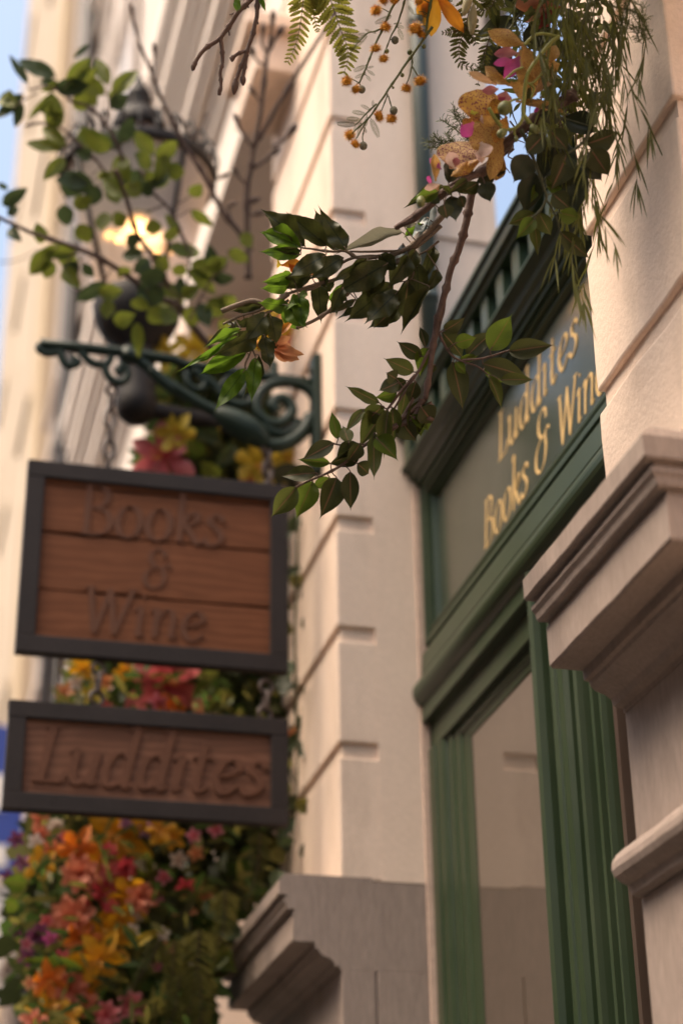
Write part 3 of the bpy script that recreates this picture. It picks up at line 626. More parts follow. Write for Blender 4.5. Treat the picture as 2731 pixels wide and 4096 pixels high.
LAUREL = [leafmesh('leaf', P_tip, f, c, w, 0, 12, t) for f, c, w, t in ((.15, .10, .02, 0), (.35, .22, .03, .2), (.10, -.10, .05, -.2), (.5, .16, .02, .35), (.25, .32, .06, -.3))]
MANGO = [leafmesh('leaf', P_tip, f, c, w, s, 16, t) for f, c, w, s, t in ((.12, .12, .10, .035, 0), (.28, .25, .14, .04, .25), (.08, -.08, .16, .03, -.25), (.40, .18, .10, .035, .3))]
OVAL = [leafmesh('leaf', P_oval, f, c, w, 0, 10, t) for f, c, w, t in ((.15, .12, .03, 0), (.30, .28, .05, .25), (.10, -.12, .05, -.25))]
PET = [leafmesh('petal', P_petal, f, c, w, 0, 9, t) for f, c, w, t in ((-.10, .22, .05, 0), (.18, .40, .08, .2), (-.22, -.18, .06, -.2))]
RND = [leafmesh('petal', P_round, f, c, w, 0, 10, t) for f, c, w, t in ((-.12, .14, .05, 0), (.12, .24, .08, .15))]
PINNA = [leafmesh('pinna', lambda v: max(.5*(1-v), sin(pi*(v*.8+.12))) if v < 1 else 0, .1, .2, .05, .38, 14, 0)]
RNG = random.Random(11)
def leaf_matrix(b, t, width, roll=0.0, facing=None):
    d = t-b; L = d.length; y = d.normalized()
    f = facing or -((b+t)/2-EYE).normalized()
    z = (f-y*f.dot(y)).normalized(); x = y.cross(z)
    z2 = z*cos(roll)+x*sin(roll); x2 = y.cross(z2)
    R_ = Matrix((x2, y, z2)).transposed().to_4x4(); R_.translation = b
    return R_ @ Matrix.Diagonal((width, L, L, 1))
def put(parent, meshes, mat, b, t, width, roll=None, name='leaf', facing=None):
    me = RNG.choice(meshes); key = me.name.split('.')[0]+'|'+mat.name
    cache = put.__dict__.setdefault('c', {})
    if (me.name, mat.name) not in cache:
        m2 = me.copy(); m2.materials.append(mat); cache[(me.name, mat.name)] = m2
    return link(name, cache[(me.name, mat.name)], None, parent, leaf_matrix(b, b+(t-b)*(1.2 if me in MANGO else 1.12), width*(1.14 if me in MANGO else 1.24 if me in LAUREL else 1.32), RNG.uniform(-.38, .38) if roll is None else roll, facing))
MPX = lambda d: d/FPX                                 # metres per photo pixel at depth d
def dj(d, j): return d+RNG.uniform(-j, j)
class Branch:
    """a sprig: stems (polylines in metres) and leaves joined to them by petioles"""
    def __init__(s, name, label, cat, d, origin, group=None):
        s.t = thing(name, tuple(origin), label, cat, group); s.d = d; s.lines = []; s.mb = MB()
    def stem(s, c, pts, r0, r1, dep=None, k=5, knob=0):
        n = len(pts); dep = dep or [s.d]*n
        P = [W(*c(*p), dep[i]) for i, p in enumerate(pts)]; L = smoothline(P, k); N_ = len(L)
        s.lines.append(L); rs = []
        for i in range(N_):
            r = r0+(r1-r0)*i/(N_-1)
            if knob and i % knob == 0: r *= 1.45
            rs.append(r*MPX(s.d))
        L = [p+noise.noise_vector(p*40)*.0012 for p in L]
        s.mb.tube(L, rs, 7)
    def leaf(s, c, x0, y0, x1, y1, w, mat, meshes, k, tilt=.022, join=True, name='leaf', roll=None):
        d0 = dj(s.d, .03); d1 = d0+RNG.uniform(-1, 1)*tilt
        b = W(*c(x0, y0), d0); t = W(*c(x1, y1), d1)
        if join and s.lines:
            q_, best = None, 9
            for L in s.lines:
                for p in L:
                    dd = (p-b).length
                    if dd < best: best, q_ = dd, p
            if q_ is not None and .003 < best < .09:
                mid = (q_+b)/2+noise.noise_vector(b*30)*.004
                s.mb.tube(smoothline([q_, mid, b, b.lerp(t, .12)], 3), [.0014*k]*9+[.0006] if False else .0013*k, 5)
        put(s.t, meshes, mat, b, t, w*MPX(s.d), roll, name)
    def done(s, mat): part('stem', s.mb, mat, s.t)

R1c, R2c, R5c = crop(1100, 300, 2.352), crop(1100, 1500, 2.352), crop(1550, 1000, 1.742)
C1, C2, C3, C4, C5, C6 = crop(1640, 0, 2.6133), crop(1640, 400, 2.6133), crop(1950, 350, 2.24), crop(0, 150, 2.24), crop(0, 650, 1.4255), crop(1100, 0, 2.6133)
Z2 = crop(600, 0, 2.24)

# ---- laurel sprig hanging in front of the shopfront
B = Branch('laurel_sprig', 'hanging laurel sprig with reddish stem in front of the green fascia', 'branch', 3.93, W(1880, 760, 3.93))
B.stem(R5c, [(588, -410), (565, -280), (540, -160), (500, -20), (440, 130), (400, 300), (350, 470), (322, 620), (292, 850), (262, 1040)], 17, 11, knob=6)
B.stem(R5c, [(470, 60), (410, 220), (385, 420), (350, 560), (330, 640)], 9, 6)
B.stem(R5c, [(262, 1040), (240, 1060), (120, 1160), (30, 1240)], 10, 7, knob=5)
B.stem(R5c, [(285, 1060), (300, 1110), (290, 1190)], 11, 15, knob=3)
B.stem(R5c, [(345, 560), (420, 700), (500, 770), (620, 810), (700, 870)], 6, 3)
B.stem(R5c, [(520, 770), (660, 755), (800, 715), (850, 700)], 5, 3)
B.stem(R5c, [(320, 640), (250, 780), (180, 900), (60, 1080), (0, 1200)], 7, 4)
B.stem(R2c, [(1380, 230), (1300, 400), (1130, 490), (1000, 560), (800, 690), (640, 840), (450, 940), (200, 1055), (20, 1210)], 11, 3, knob=7)
B.stem(R2c, [(1340, 130), (1240, 330), (1160, 440), (1060, 520)], 7, 5)
B.stem(R2c, [(1320, 0), (1180, 160), (1060, 320), (1010, 420)], 7, 4)
B.stem(R2c, [(780, 690), (650, 660), (540, 645)], 5, 3)
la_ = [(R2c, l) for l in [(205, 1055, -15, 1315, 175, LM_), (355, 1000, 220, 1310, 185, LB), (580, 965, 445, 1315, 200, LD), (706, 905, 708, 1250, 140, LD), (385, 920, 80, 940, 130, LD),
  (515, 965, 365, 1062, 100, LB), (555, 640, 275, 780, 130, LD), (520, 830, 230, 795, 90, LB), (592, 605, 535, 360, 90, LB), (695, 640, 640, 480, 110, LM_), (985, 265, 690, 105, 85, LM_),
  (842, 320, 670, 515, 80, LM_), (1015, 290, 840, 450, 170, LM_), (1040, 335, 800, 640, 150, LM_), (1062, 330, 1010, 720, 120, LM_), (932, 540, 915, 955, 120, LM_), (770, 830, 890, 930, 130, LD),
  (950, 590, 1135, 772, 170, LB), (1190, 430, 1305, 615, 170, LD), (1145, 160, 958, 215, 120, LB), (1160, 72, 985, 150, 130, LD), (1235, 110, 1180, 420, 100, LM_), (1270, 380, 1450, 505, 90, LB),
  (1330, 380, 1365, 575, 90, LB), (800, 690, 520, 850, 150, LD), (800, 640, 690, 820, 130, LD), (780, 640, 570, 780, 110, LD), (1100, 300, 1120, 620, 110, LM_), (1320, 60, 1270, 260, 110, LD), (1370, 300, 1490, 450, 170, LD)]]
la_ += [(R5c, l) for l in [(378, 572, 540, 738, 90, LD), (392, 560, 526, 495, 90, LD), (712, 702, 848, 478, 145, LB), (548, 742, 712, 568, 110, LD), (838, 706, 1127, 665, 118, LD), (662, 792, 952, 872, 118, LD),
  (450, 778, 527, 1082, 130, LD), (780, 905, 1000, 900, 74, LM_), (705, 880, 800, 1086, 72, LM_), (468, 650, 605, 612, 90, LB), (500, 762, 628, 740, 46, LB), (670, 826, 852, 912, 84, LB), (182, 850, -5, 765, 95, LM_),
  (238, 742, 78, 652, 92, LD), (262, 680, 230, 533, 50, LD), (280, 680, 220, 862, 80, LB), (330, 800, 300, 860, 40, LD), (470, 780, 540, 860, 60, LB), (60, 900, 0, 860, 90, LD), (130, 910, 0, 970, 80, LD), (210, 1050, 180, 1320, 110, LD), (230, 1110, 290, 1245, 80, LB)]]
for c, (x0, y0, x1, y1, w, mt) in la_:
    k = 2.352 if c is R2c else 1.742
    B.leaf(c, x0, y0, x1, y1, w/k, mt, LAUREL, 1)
B.done(BARK)

# ---- dark veined sprig reaching left
B = Branch('veined_leaf_sprig', 'sprig of dark veined pointed leaves reaching left from the garland', 'branch', 3.95, W(1700, 900, 3.95))
B.stem(R1c, [(1600, 1300), (1430, 1480), (1270, 1620), (1100, 1690), (980, 1705), (780, 1720), (660, 1655), (520, 1660), (240, 1620)], 13, 4, knob=9)
B.stem(R1c, [(1560, 1420), (1400, 1560), (1280, 1640), (1000, 1660), (700, 1660)], 9, 4)
B.stem(R1c, [(1290, 1640), (1150, 1740), (900, 1700), (640, 1760), (400, 1990), (210, 2030)], 8, 5)
B.stem(R1c, [(1200, 1750), (900, 1840), (640, 1900), (430, 1960), (210, 2025), (40, 2090)], 9, 6, knob=8)
B.stem(R1c, [(1020, 1800), (760, 1990), (620, 2100), (480, 2240), (280, 2352), (200, 2380)], 10, 6, knob=8)
B.stem(R1c, [(1540, 1560), (1440, 1640), (1330, 1720), (1290, 1900), (1240, 1940)], 5, 3)
t6c = t6
B.stem(t6c, [(1240, -60), (1080, 40), (905, 10), (640, 100)], 12, 11)
B.stem(t6c, [(1060, 60), (940, 110), (840, 130), (652, 218)], 6, 5)
B.stem(t6c, [(1240, 0), (1100, 90), (1030, 130), (960, 330), (910, 440), (860, 560), (850, 610)], 6, 4)
B.stem(t6c, [(915, 440), (945, 510)], 4, 3)
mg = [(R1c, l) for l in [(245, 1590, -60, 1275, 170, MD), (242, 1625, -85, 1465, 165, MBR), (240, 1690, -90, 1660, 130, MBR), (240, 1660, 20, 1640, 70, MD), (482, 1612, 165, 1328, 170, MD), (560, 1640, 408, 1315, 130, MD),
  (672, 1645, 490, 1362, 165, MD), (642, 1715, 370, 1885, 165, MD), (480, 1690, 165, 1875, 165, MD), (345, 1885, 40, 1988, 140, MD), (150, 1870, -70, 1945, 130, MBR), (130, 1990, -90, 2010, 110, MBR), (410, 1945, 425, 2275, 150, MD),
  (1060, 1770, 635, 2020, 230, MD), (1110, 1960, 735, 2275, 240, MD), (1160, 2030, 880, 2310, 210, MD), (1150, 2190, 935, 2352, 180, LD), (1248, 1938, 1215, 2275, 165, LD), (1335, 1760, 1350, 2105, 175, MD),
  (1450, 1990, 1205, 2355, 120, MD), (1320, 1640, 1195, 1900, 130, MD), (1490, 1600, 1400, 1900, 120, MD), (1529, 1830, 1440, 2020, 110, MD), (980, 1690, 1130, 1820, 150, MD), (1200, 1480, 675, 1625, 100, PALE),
  (1200, 1585, 1180, 1870, 105, SHEEN), (1385, 1400, 1212, 1508, 80, MBR), (1560, 1085, 1308, 1172, 110, MBR), (1500, 1220, 1440, 1440, 60, SHEEN), (1430, 1340, 1300, 1525, 80, SHEEN), (1200, 1400, 1320, 1400, 70, PALE),
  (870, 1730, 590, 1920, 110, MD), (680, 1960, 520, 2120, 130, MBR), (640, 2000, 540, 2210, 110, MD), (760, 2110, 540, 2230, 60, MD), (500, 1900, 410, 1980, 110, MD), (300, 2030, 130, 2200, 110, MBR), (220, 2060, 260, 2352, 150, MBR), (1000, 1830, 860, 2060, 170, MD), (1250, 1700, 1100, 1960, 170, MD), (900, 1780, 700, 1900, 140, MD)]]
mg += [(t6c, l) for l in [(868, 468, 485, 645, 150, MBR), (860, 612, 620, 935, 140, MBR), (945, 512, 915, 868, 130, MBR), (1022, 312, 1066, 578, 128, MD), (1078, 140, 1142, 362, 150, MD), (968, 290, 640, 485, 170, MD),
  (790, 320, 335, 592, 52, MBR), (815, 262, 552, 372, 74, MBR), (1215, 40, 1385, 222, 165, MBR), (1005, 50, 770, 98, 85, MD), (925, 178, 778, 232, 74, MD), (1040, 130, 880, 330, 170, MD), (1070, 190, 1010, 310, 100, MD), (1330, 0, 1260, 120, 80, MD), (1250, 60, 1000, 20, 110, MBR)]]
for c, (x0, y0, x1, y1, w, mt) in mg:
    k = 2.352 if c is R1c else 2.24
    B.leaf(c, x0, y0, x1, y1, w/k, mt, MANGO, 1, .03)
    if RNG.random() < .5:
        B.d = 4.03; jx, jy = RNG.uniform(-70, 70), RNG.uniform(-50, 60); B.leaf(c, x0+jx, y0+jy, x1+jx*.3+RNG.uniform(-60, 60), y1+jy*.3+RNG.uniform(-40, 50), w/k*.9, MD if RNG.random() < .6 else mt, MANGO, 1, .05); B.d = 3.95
B.done(BARK2)

# ---- orange flower half hidden behind that sprig
def petalmat(name, c1, c2, spots=None, trans=.35):
    mt, nt, b = newmat(name); uv = N(nt, 'ShaderNodeUVMap'); sp = N(nt, 'ShaderNodeSeparateXYZ'); nt.links.new(uv.outputs[0], sp.inputs[0])
    oi = N(nt, 'ShaderNodeObjectInfo')
    col = ramp(nt, sp.outputs[1], [(.0, c1), (.85, c2)]).outputs[0]
    v = coords(nt, (1, 1, 1), 'UV'); f = noisetex(nt, v, 5, 4)
    col = mixc(nt, ramp(nt, f, [(.35, (0, 0, 0)), (.8, (.5, .5, .5))]).outputs[0], col, tuple(x*.75 for x in c1))
    if spots:
        sc, thr, scol = spots; vo = N(nt, 'ShaderNodeTexVoronoi'); vo.inputs['Scale'].default_value = sc
        mp = N(nt, 'ShaderNodeMapping'); mp.inputs['Scale'].default_value = (1.5, .8, 1); tc = N(nt, 'ShaderNodeTexCoord'); nt.links.new(tc.outputs['UV'], mp.inputs[0]); nt.links.new(mp.outputs[0], vo.inputs['Vector'])
        n2 = noisetex(nt, mp.outputs[0], sc*.8, 3)
        ad = N(nt, 'ShaderNodeMath', operation='ADD'); nt.links.new(vo.outputs['Distance'], ad.inputs[0]); nt.links.new(n2, ad.inputs[1])
        col = mixc(nt, ramp(nt, ad.outputs[0], [(thr-.07, (1, 1, 1)), (thr+.07, (0, 0, 0))]).outputs[0], col, scol)
    nt.links.new(col, b.inputs['Base Color']); b.inputs['Roughness'].default_value = .55
    tr = N(nt, 'ShaderNodeBsdfTranslucent'); nt.links.new(col, tr.inputs[0]); mx = N(nt, 'ShaderNodeMixShader'); mx.inputs[0].default_value = trans
    nt.links.new(b.outputs[0], mx.inputs[1]); nt.links.new(tr.outputs[0], mx.inputs[2]); nt.links.new(mx.outputs[0], nt.nodes['Material Output'].inputs[0]); return mt
PM = {
 'speck': petalmat('speckled_ochre_petal', (.48, .27, .06), (.52, .33, .10), (26, .86, (.24, .06, .03))),
 'speck2': petalmat('spotted_orange_petal', (.48, .22, .03), (.54, .31, .05), (17, .88, (.17, .02, .03))),
 'maroon': petalmat('maroon_netted_petal', (.42, .22, .10), (.60, .40, .16), (22, .96, (.15, .018, .040))),
 'speckpale': petalmat('pale_speckled_petal', (.52, .30, .14), (.56, .36, .19), (20, .72, (.32, .12, .07))),
 'pink': petalmat('magenta_lip', (.45, .10, .22), (.46, .05, .26)), 'pinkdull': petalmat('dusky_pink_lip', (.42, .20, .16), (.40, .12, .16)),
 'cream': petalmat('cream_column', (.55, .40, .30), (.58, .38, .32)), 'ygreen': petalmat('yellow_green_petal', (.30, .28, .04), (.36, .33, .06)),
 'lily': petalmat('golden_petal', (.58, .26, .015), (.62, .33, .03)), 'lilyor': petalmat('orange_petal', (.55, .17, .012), (.60, .24, .02)),
 'rust': petalmat('rust_petal', (.28, .075, .03), (.34, .13, .06)), 'rustpale': petalmat('pale_rust_petal', (.42, .17, .09), (.46, .20, .11)), 'red': petalmat('deep_red_petal', (.20, .02, .02), (.28, .04, .03)),
 'peach': petalmat('peach_petal', (.56, .16, .06), (.58, .30, .14)), 'bud': petalmat('cream_bud', (.50, .44, .26), (.56, .48, .32)),
 'yellow': petalmat('yellow_petal', (.58, .40, .02), (.62, .46, .06)), 'coral': petalmat('coral_petal', (.55, .10, .05), (.60, .22, .13)), 'crimson': petalmat('crimson_petal', (.36, .02, .03), (.50, .06, .08)),
 'rose': petalmat('rose_petal', (.50, .05, .09), (.62, .26, .34)), 'plum': petalmat('plum_petal', (.12, .02, .07), (.20, .06, .13)), 'lilac': petalmat('lilac_petal', (.34, .12, .34), (.48, .30, .44)), 'white': petalmat('blush_white_petal', (.62, .48, .40), (.70, .62, .55)),
 'tangerine': petalmat('tangerine_petal', (.60, .10, .008), (.66, .20, .015)), 'gold': petalmat('marigold_petal', (.60, .22, .008), (.66, .36, .015)), 'pinkred': petalmat('pink_red_petal', (.50, .04, .06), (.62, .20, .20)),
}
def petals(t, c, k, d, items, meshes=PET, jit=.012):
    for x0, y0, x1, y1, w, mt in items:
        d0 = dj(d, jit); put(t, meshes, PM[mt], W(*c(x0, y0), d0), W(*c(x1, y1), d0+RNG.uniform(-.02, .02)), w/k*MPX(d), RNG.uniform(-.3, .3), 'petal')
def tuft(t, name, c, r, n, mat, core, coremat, seed):
    rr = random.Random(seed); mb = MB()
    for i in range(n):
        z = rr.uniform(-1, 1); a = rr.uniform(0, 2*pi); s_ = math.sqrt(1-z*z); dvec = Vector((s_*cos(a), s_*sin(a), z)); o = dvec.orthogonal().normalized()*r*.045; L = r*rr.uniform(.86, 1.14)
        dv2 = (dvec+Vector((rr.uniform(-.2, .2),)*3)).normalized()
        p0 = c+dvec*r*.3; mb.add([p0-o, p0+o, c+dvec*r*.7+o, c+dvec*r*.7-o, c+dv2*L], [(0, 1, 2, 3), (3, 2, 4)])
    f = part(name, mb, mat, t)
    part('core', MB().lathe([(core*sin(pi*i/8), -core*cos(pi*i/8)) for i in range(9)], Matrix.Translation(c), 12), coremat, t)
POM = petalmat('pompom_filament', (.55, .22, .012), (.62, .30, .02)); POMC = grainy('pompom_core', (.42, .15, .01), (.50, .20, .015), 60, .8, .6, 250)
BUDM = grainy('grey_green_bud', (.15, .14, .09), (.21, .195, .13), 60, .8, .9, 420); BUDG = grainy('green_bud', (.10, .11, .03), (.16, .17, .05), 30, .5, .2, 200)
fl = thing('peach_flower', tuple(W(*t6(1120, 440), 4.0)), 'peach orange daisy with a yellow centre half hidden behind veined leaves', 'flower')
petals(fl, t6, 2.24, 4.0, [(1110, 400, 1262, 425, 60, 'peach'), (1110, 420, 1300, 455, 60, 'peach'), (1115, 440, 1325, 478, 56, 'peach'), (1120, 455, 1308, 512, 54, 'peach'), (1115, 465, 1304, 545, 52, 'peach'), (1100, 390, 1242, 345, 60, 'peach'),
  (1090, 370, 1240, 205, 60, 'lilyor'), (1080, 330, 1160, 150, 60, 'peach'), (1060, 320, 1060, 180, 60, 'lilyor'), (1100, 420, 1200, 545, 54, 'peach')])
tuft(fl, 'stamens', W(*t6(985, 400), 3.99), 34*MPX(4)/1, 120, petalmat('yellow_filament', (.60, .46, .03), (.66, .52, .05)), 20*MPX(4), POMC, 3)
fl2 = thing('peach_flower', tuple(W(*R1c(120, 1800), 4.02)), 'orange petals with a yellow tuft showing between the bright veined leaves', 'flower')
petals(fl2, R1c, 2.352, 4.03, [(60, 1790, 240, 1760, 70, 'lilyor'), (130, 1780, 200, 1850, 60, 'tangerine'), (60, 1790, 10, 1770, 60, 'yellow'), (330, 1880, 395, 1885, 40, 'lilyor')])

# ---- speckled orchids at the heart of the garland
def orchid(label, c, items, at, d=3.76):
    t = thing('orchid_bloom', tuple(W(*c(*at), d)), label, 'orchid', 'speckled orchids in the garland'); petals(t, c, 2.6133, d, items); return t
orchid('highest speckled orchid, its magenta lip hanging over a dark leaf', C1, [(1190, 470, 865, 350, 150, 'speck'), (1175, 480, 1305, 735, 140, 'speck'), (1150, 520, 1165, 705, 120, 'speck'), (1140, 590, 1030, 765, 120, 'pink'), (1135, 560, 925, 545, 90, 'pinkdull'), (1090, 620, 915, 655, 70, 'pink')], (1160, 480))
orchid('speckled orchid seen from behind in the middle of the garland', C1, [(1040, 890, 765, 735, 120, 'speck'), (900, 890, 650, 785, 66, 'speckpale'), (1040, 870, 1295, 985, 170, 'speck'), (1290, 990, 1495, 765, 100, 'speckpale'), (1200, 880, 1490, 690, 210, 'speck'), (1150, 745, 1390, 690, 150, 'speck'), (1130, 850, 1200, 740, 130, 'speck'), (1000, 950, 970, 1065, 120, 'pinkdull'), (920, 930, 795, 950, 80, 'pinkdull'), (1000, 1000, 890, 1100, 60, 'pink')], (1040, 900))
orchid('speckled orchid petal lying along the stems with a magenta tip', C1, [(1100, 1060, 1570, 1115, 95, 'speck'), (1330, 1100, 1345, 1195, 80, 'pink'), (1455, 660, 1500, 500, 120, 'speck')], (1250, 1100))
ob3 = orchid('broad orange spotted orchid facing the viewer above the asparagus fern', C2, [(640, 190, 555, 285, 100, 'speck2'), (640, 110, 700, 215, 90, 'ygreen'), (660, 230, 560, 370, 110, 'pink'), (645, 255, 522, 268, 66, 'pink'), (760, 160, 860, 260, 100, 'speck'), (800, 130, 960, 30, 130, 'speck2'), (740, 160, 770, 230, 46, 'cream')], (740, 160))
petals(ob3, C2, 2.6133, 3.78, [(735, 230, 715, -105, 340, 'speck2')], RND)
ob4 = orchid('golden speckled orchid with a long petal hanging down', C2, [(965, 390, 850, 775, 130, 'speck'), (965, 560, 905, 835, 120, 'speck2'), (735, 440, 810, 575, 130, 'cream'), (1010, 170, 960, 300, 100, 'speck2'), (880, 440, 930, 330, 120, 'speck2'), (800, 560, 690, 620, 100, 'cream')], (780, 500))
petals(ob4, C2, 2.6133, 3.785, [(790, 600, 765, 205, 280, 'speck')], RND)
ob5 = orchid('dark maroon netted orchid low in the garland', C2, [(760, 600, 465, 780, 100, 'speck2'), (600, 640, 500, 760, 90, 'speck2'), (475, 720, 415, 560, 110, 'cream'), (470, 700, 480, 620, 60, 'pinkdull')], (490, 680))
petals(ob5, C2, 2.6133, 3.785, [(505, 720, 500, 425, 350, 'maroon')], RND)
orchid('lowest little orchid with a curled magenta lip', C2, [(262, 850, 262, 595, 76, 'speck'), (325, 725, 210, 610, 60, 'pink'), (232, 900, 178, 795, 36, 'pink'), (310, 880, 180, 925, 60, 'cream'), (300, 890, 250, 940, 60, 'maroon')], (270, 820))
os_ = thing('orchid_stalk', tuple(W(*C1(1500, 400), 3.74)), 'yellow green orchid stalks with plump buds among the blooms', 'stem')
mb = MB()
for c, pts, r in ((C1, [(1560, 380), (1480, 430), (1340, 600), (1240, 740), (1205, 860), (1190, 1020), (1180, 1180), (1245, 1290)], 8), (C1, [(1560, 385), (1380, 350), (1280, 380), (1190, 470)], 6), (C1, [(1180, 705), (1090, 740), (990, 830)], 5),
                  (C1, [(1420, 620), (1390, 740), (1290, 860), (1220, 870)], 5), (C2, [(1190, 140), (1150, 240), (1080, 300), (1000, 315), (960, 345)], 7), (C2, [(1190, 150), (1240, 220), (1270, 260)], 6), (C2, [(820, 80), (890, 200), (970, 300)], 8), (C2, [(1095, 290), (1085, 340), (1105, 390)], 5), (C1, [(1230, 870), (1290, 920), (1260, 1030)], 5), (C1, [(1150, 1030), (1060, 1050), (990, 1120)], 5)):
    mb.tube(smoothline([W(*c(*p), 3.735) for p in pts], 5), r*MPX(3.735), 7)
part('stem', mb, YSTEM, os_)
for c, x, y, r, L, a in ((C1, 990, 1125, 30, 34, .6), (C2, 960, 345, 20, 26, .8), (C2, 1295, 305, 19, 25, -.5), (C2, 112, 1058, 19, 25, 0), (C2, 1105, 405, 10, 15, .0)):
    p = W(*c(x, y), 3.725); k = MPX(3.725)
    part('bud', MB().lathe([(r*k*sin(pi*i/10)*(1.1-.3*i/10), -L*k*cos(pi*i/10)) for i in range(11)], Matrix.Translation(p) @ Matrix.Rotation(a, 4, 'Y'), 14), BUDG, os_)

# ---- lily and other blooms cut by the top edge
ly = thing('golden_lily', tuple(W(*C1(240, 0), 3.9)), 'golden yellow lily hanging in from the top edge beside pale buds', 'lily')
petals(ly, C1, 2.6133, 3.9, [(250, -160, 240, 285, 150, 'lily'), (270, -60, 520, 262, 120, 'lilyor'), (190, 20, 80, 140, 90, 'lily'), (330, -150, 330, 70, 100, 'lilyor'), (120, -160, 150, 110, 110, 'lilyor')])
for x0, y0, x1, y1, w in ((640, -120, 560, 155, 62), (660, 40, 640, 355, 60)):
    a_, b_ = W(*C1(x0, y0), 3.89), W(*C1(x1, y1), 3.87); k = w*.5/2.6133*MPX(3.88)*1.6
    L = [a_.lerp(b_, i/10) for i in range(11)]; part('bud', MB().tube(L, [k*max(.12, sin(pi*(i+1)/12.5)) for i in range(11)], 10), PM['bud'], ly)
rb = thing('rust_bloom', tuple(W(*C1(1400, 60), 3.92)), 'rust red orchid bloom at the top edge above the speckled orchids', 'flower')
petals(rb, C1, 2.6133, 3.92, [(1600, 80, 1110, 40, 130, 'rust'), (1520, 70, 1185, 205, 70, 'rustpale'), (1500, 100, 1320, 230, 170, 'red'), (1480, 160, 1290, 300, 60, 'red'), (1500, 0, 1180, -90, 140, 'rust')])

# ---- dark leaves behind the blooms and the shiny sprig on the right
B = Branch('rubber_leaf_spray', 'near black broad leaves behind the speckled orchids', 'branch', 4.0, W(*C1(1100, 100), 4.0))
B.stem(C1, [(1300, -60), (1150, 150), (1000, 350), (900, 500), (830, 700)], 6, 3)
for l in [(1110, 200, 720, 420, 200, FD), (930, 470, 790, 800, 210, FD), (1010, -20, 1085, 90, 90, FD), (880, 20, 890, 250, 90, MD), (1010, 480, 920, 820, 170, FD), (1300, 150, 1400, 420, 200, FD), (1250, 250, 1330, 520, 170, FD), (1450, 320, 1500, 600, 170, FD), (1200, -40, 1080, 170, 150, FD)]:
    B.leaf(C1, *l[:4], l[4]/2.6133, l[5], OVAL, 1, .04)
B.done(OSTEM)
B = Branch('ficus_sprig', 'shiny dark oval leaved sprig hanging beside the near pilaster', 'branch', 3.74, W(*C3(400, 400), 3.74))
B.stem(C3, [(300, 380), (380, 560), (440, 720), (500, 900), (520, 1000), (440, 1130), (330, 1200)], 8, 4, knob=6)
B.stem(C3, [(520, 1000), (600, 1130), (660, 1320), (760, 1440)], 5, 3)
B.stem(C3, [(960, 40), (945, 250), (860, 480), (700, 600), (620, 700)], 7, 4, knob=6)
B.stem(C3, [(860, 480), (900, 620), (850, 700), (790, 800)], 5, 3)
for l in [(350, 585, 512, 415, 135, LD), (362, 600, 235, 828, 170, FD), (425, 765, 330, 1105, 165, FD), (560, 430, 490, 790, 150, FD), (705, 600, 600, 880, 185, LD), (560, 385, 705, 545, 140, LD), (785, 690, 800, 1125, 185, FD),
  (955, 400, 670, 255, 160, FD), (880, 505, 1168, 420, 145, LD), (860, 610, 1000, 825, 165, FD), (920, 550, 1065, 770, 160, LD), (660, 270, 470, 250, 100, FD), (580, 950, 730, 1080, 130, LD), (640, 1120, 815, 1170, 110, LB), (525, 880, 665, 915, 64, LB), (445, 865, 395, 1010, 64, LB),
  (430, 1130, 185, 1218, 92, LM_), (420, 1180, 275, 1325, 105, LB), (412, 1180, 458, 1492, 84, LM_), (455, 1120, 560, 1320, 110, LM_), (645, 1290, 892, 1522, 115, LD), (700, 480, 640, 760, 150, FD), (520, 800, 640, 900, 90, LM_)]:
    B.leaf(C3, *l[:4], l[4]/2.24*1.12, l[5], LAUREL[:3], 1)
B.done(OSTEM)
B = Branch('garland_vine', 'twisted brown vine with stiff leaves carrying the orchids', 'branch', 3.80, W(*C2(1500, 150), 3.80))
for o, r in (((0, 0), 20), ((30, 25), 15), ((-25, 30), 13), ((20, -30), 12), ((-40, -15), 11)):
    B.stem(C2, [(1700+o[0], -60+o[1]), (1400, 130+o[1]), (1150+o[0], 300+o[1]), (960-o[0], 520+o[1]), (800+o[0], 720-o[1]), (520, 850+o[1]), (300+o[0], 1010), (60, 1210+o[1]), (-150, 1330)], r, r*.6, dep=[dj(3.80, .03) for _ in range(6)]+[3.84, 3.88, 3.93], knob=7)
for i in range(26):
    x, y = RNG.uniform(950, 1750), RNG.uniform(-100, 520); B.stem(C2, [(x, y), (x+RNG.uniform(-90, 90), y+RNG.uniform(60, 160)), (x+RNG.uniform(-160, 160), y+RNG.uniform(120, 330))], 4, 2, dep=[3.88, 3.87, 3.90])
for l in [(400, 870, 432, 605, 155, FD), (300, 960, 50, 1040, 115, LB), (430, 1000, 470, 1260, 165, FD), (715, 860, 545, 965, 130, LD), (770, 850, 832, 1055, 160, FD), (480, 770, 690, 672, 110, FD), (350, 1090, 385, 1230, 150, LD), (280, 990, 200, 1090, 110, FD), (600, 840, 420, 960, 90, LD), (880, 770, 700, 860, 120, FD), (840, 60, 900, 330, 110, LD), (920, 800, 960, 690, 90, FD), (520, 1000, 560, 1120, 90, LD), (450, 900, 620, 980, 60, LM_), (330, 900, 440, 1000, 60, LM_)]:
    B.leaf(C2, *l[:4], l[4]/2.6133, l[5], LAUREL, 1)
B.done(BARK)

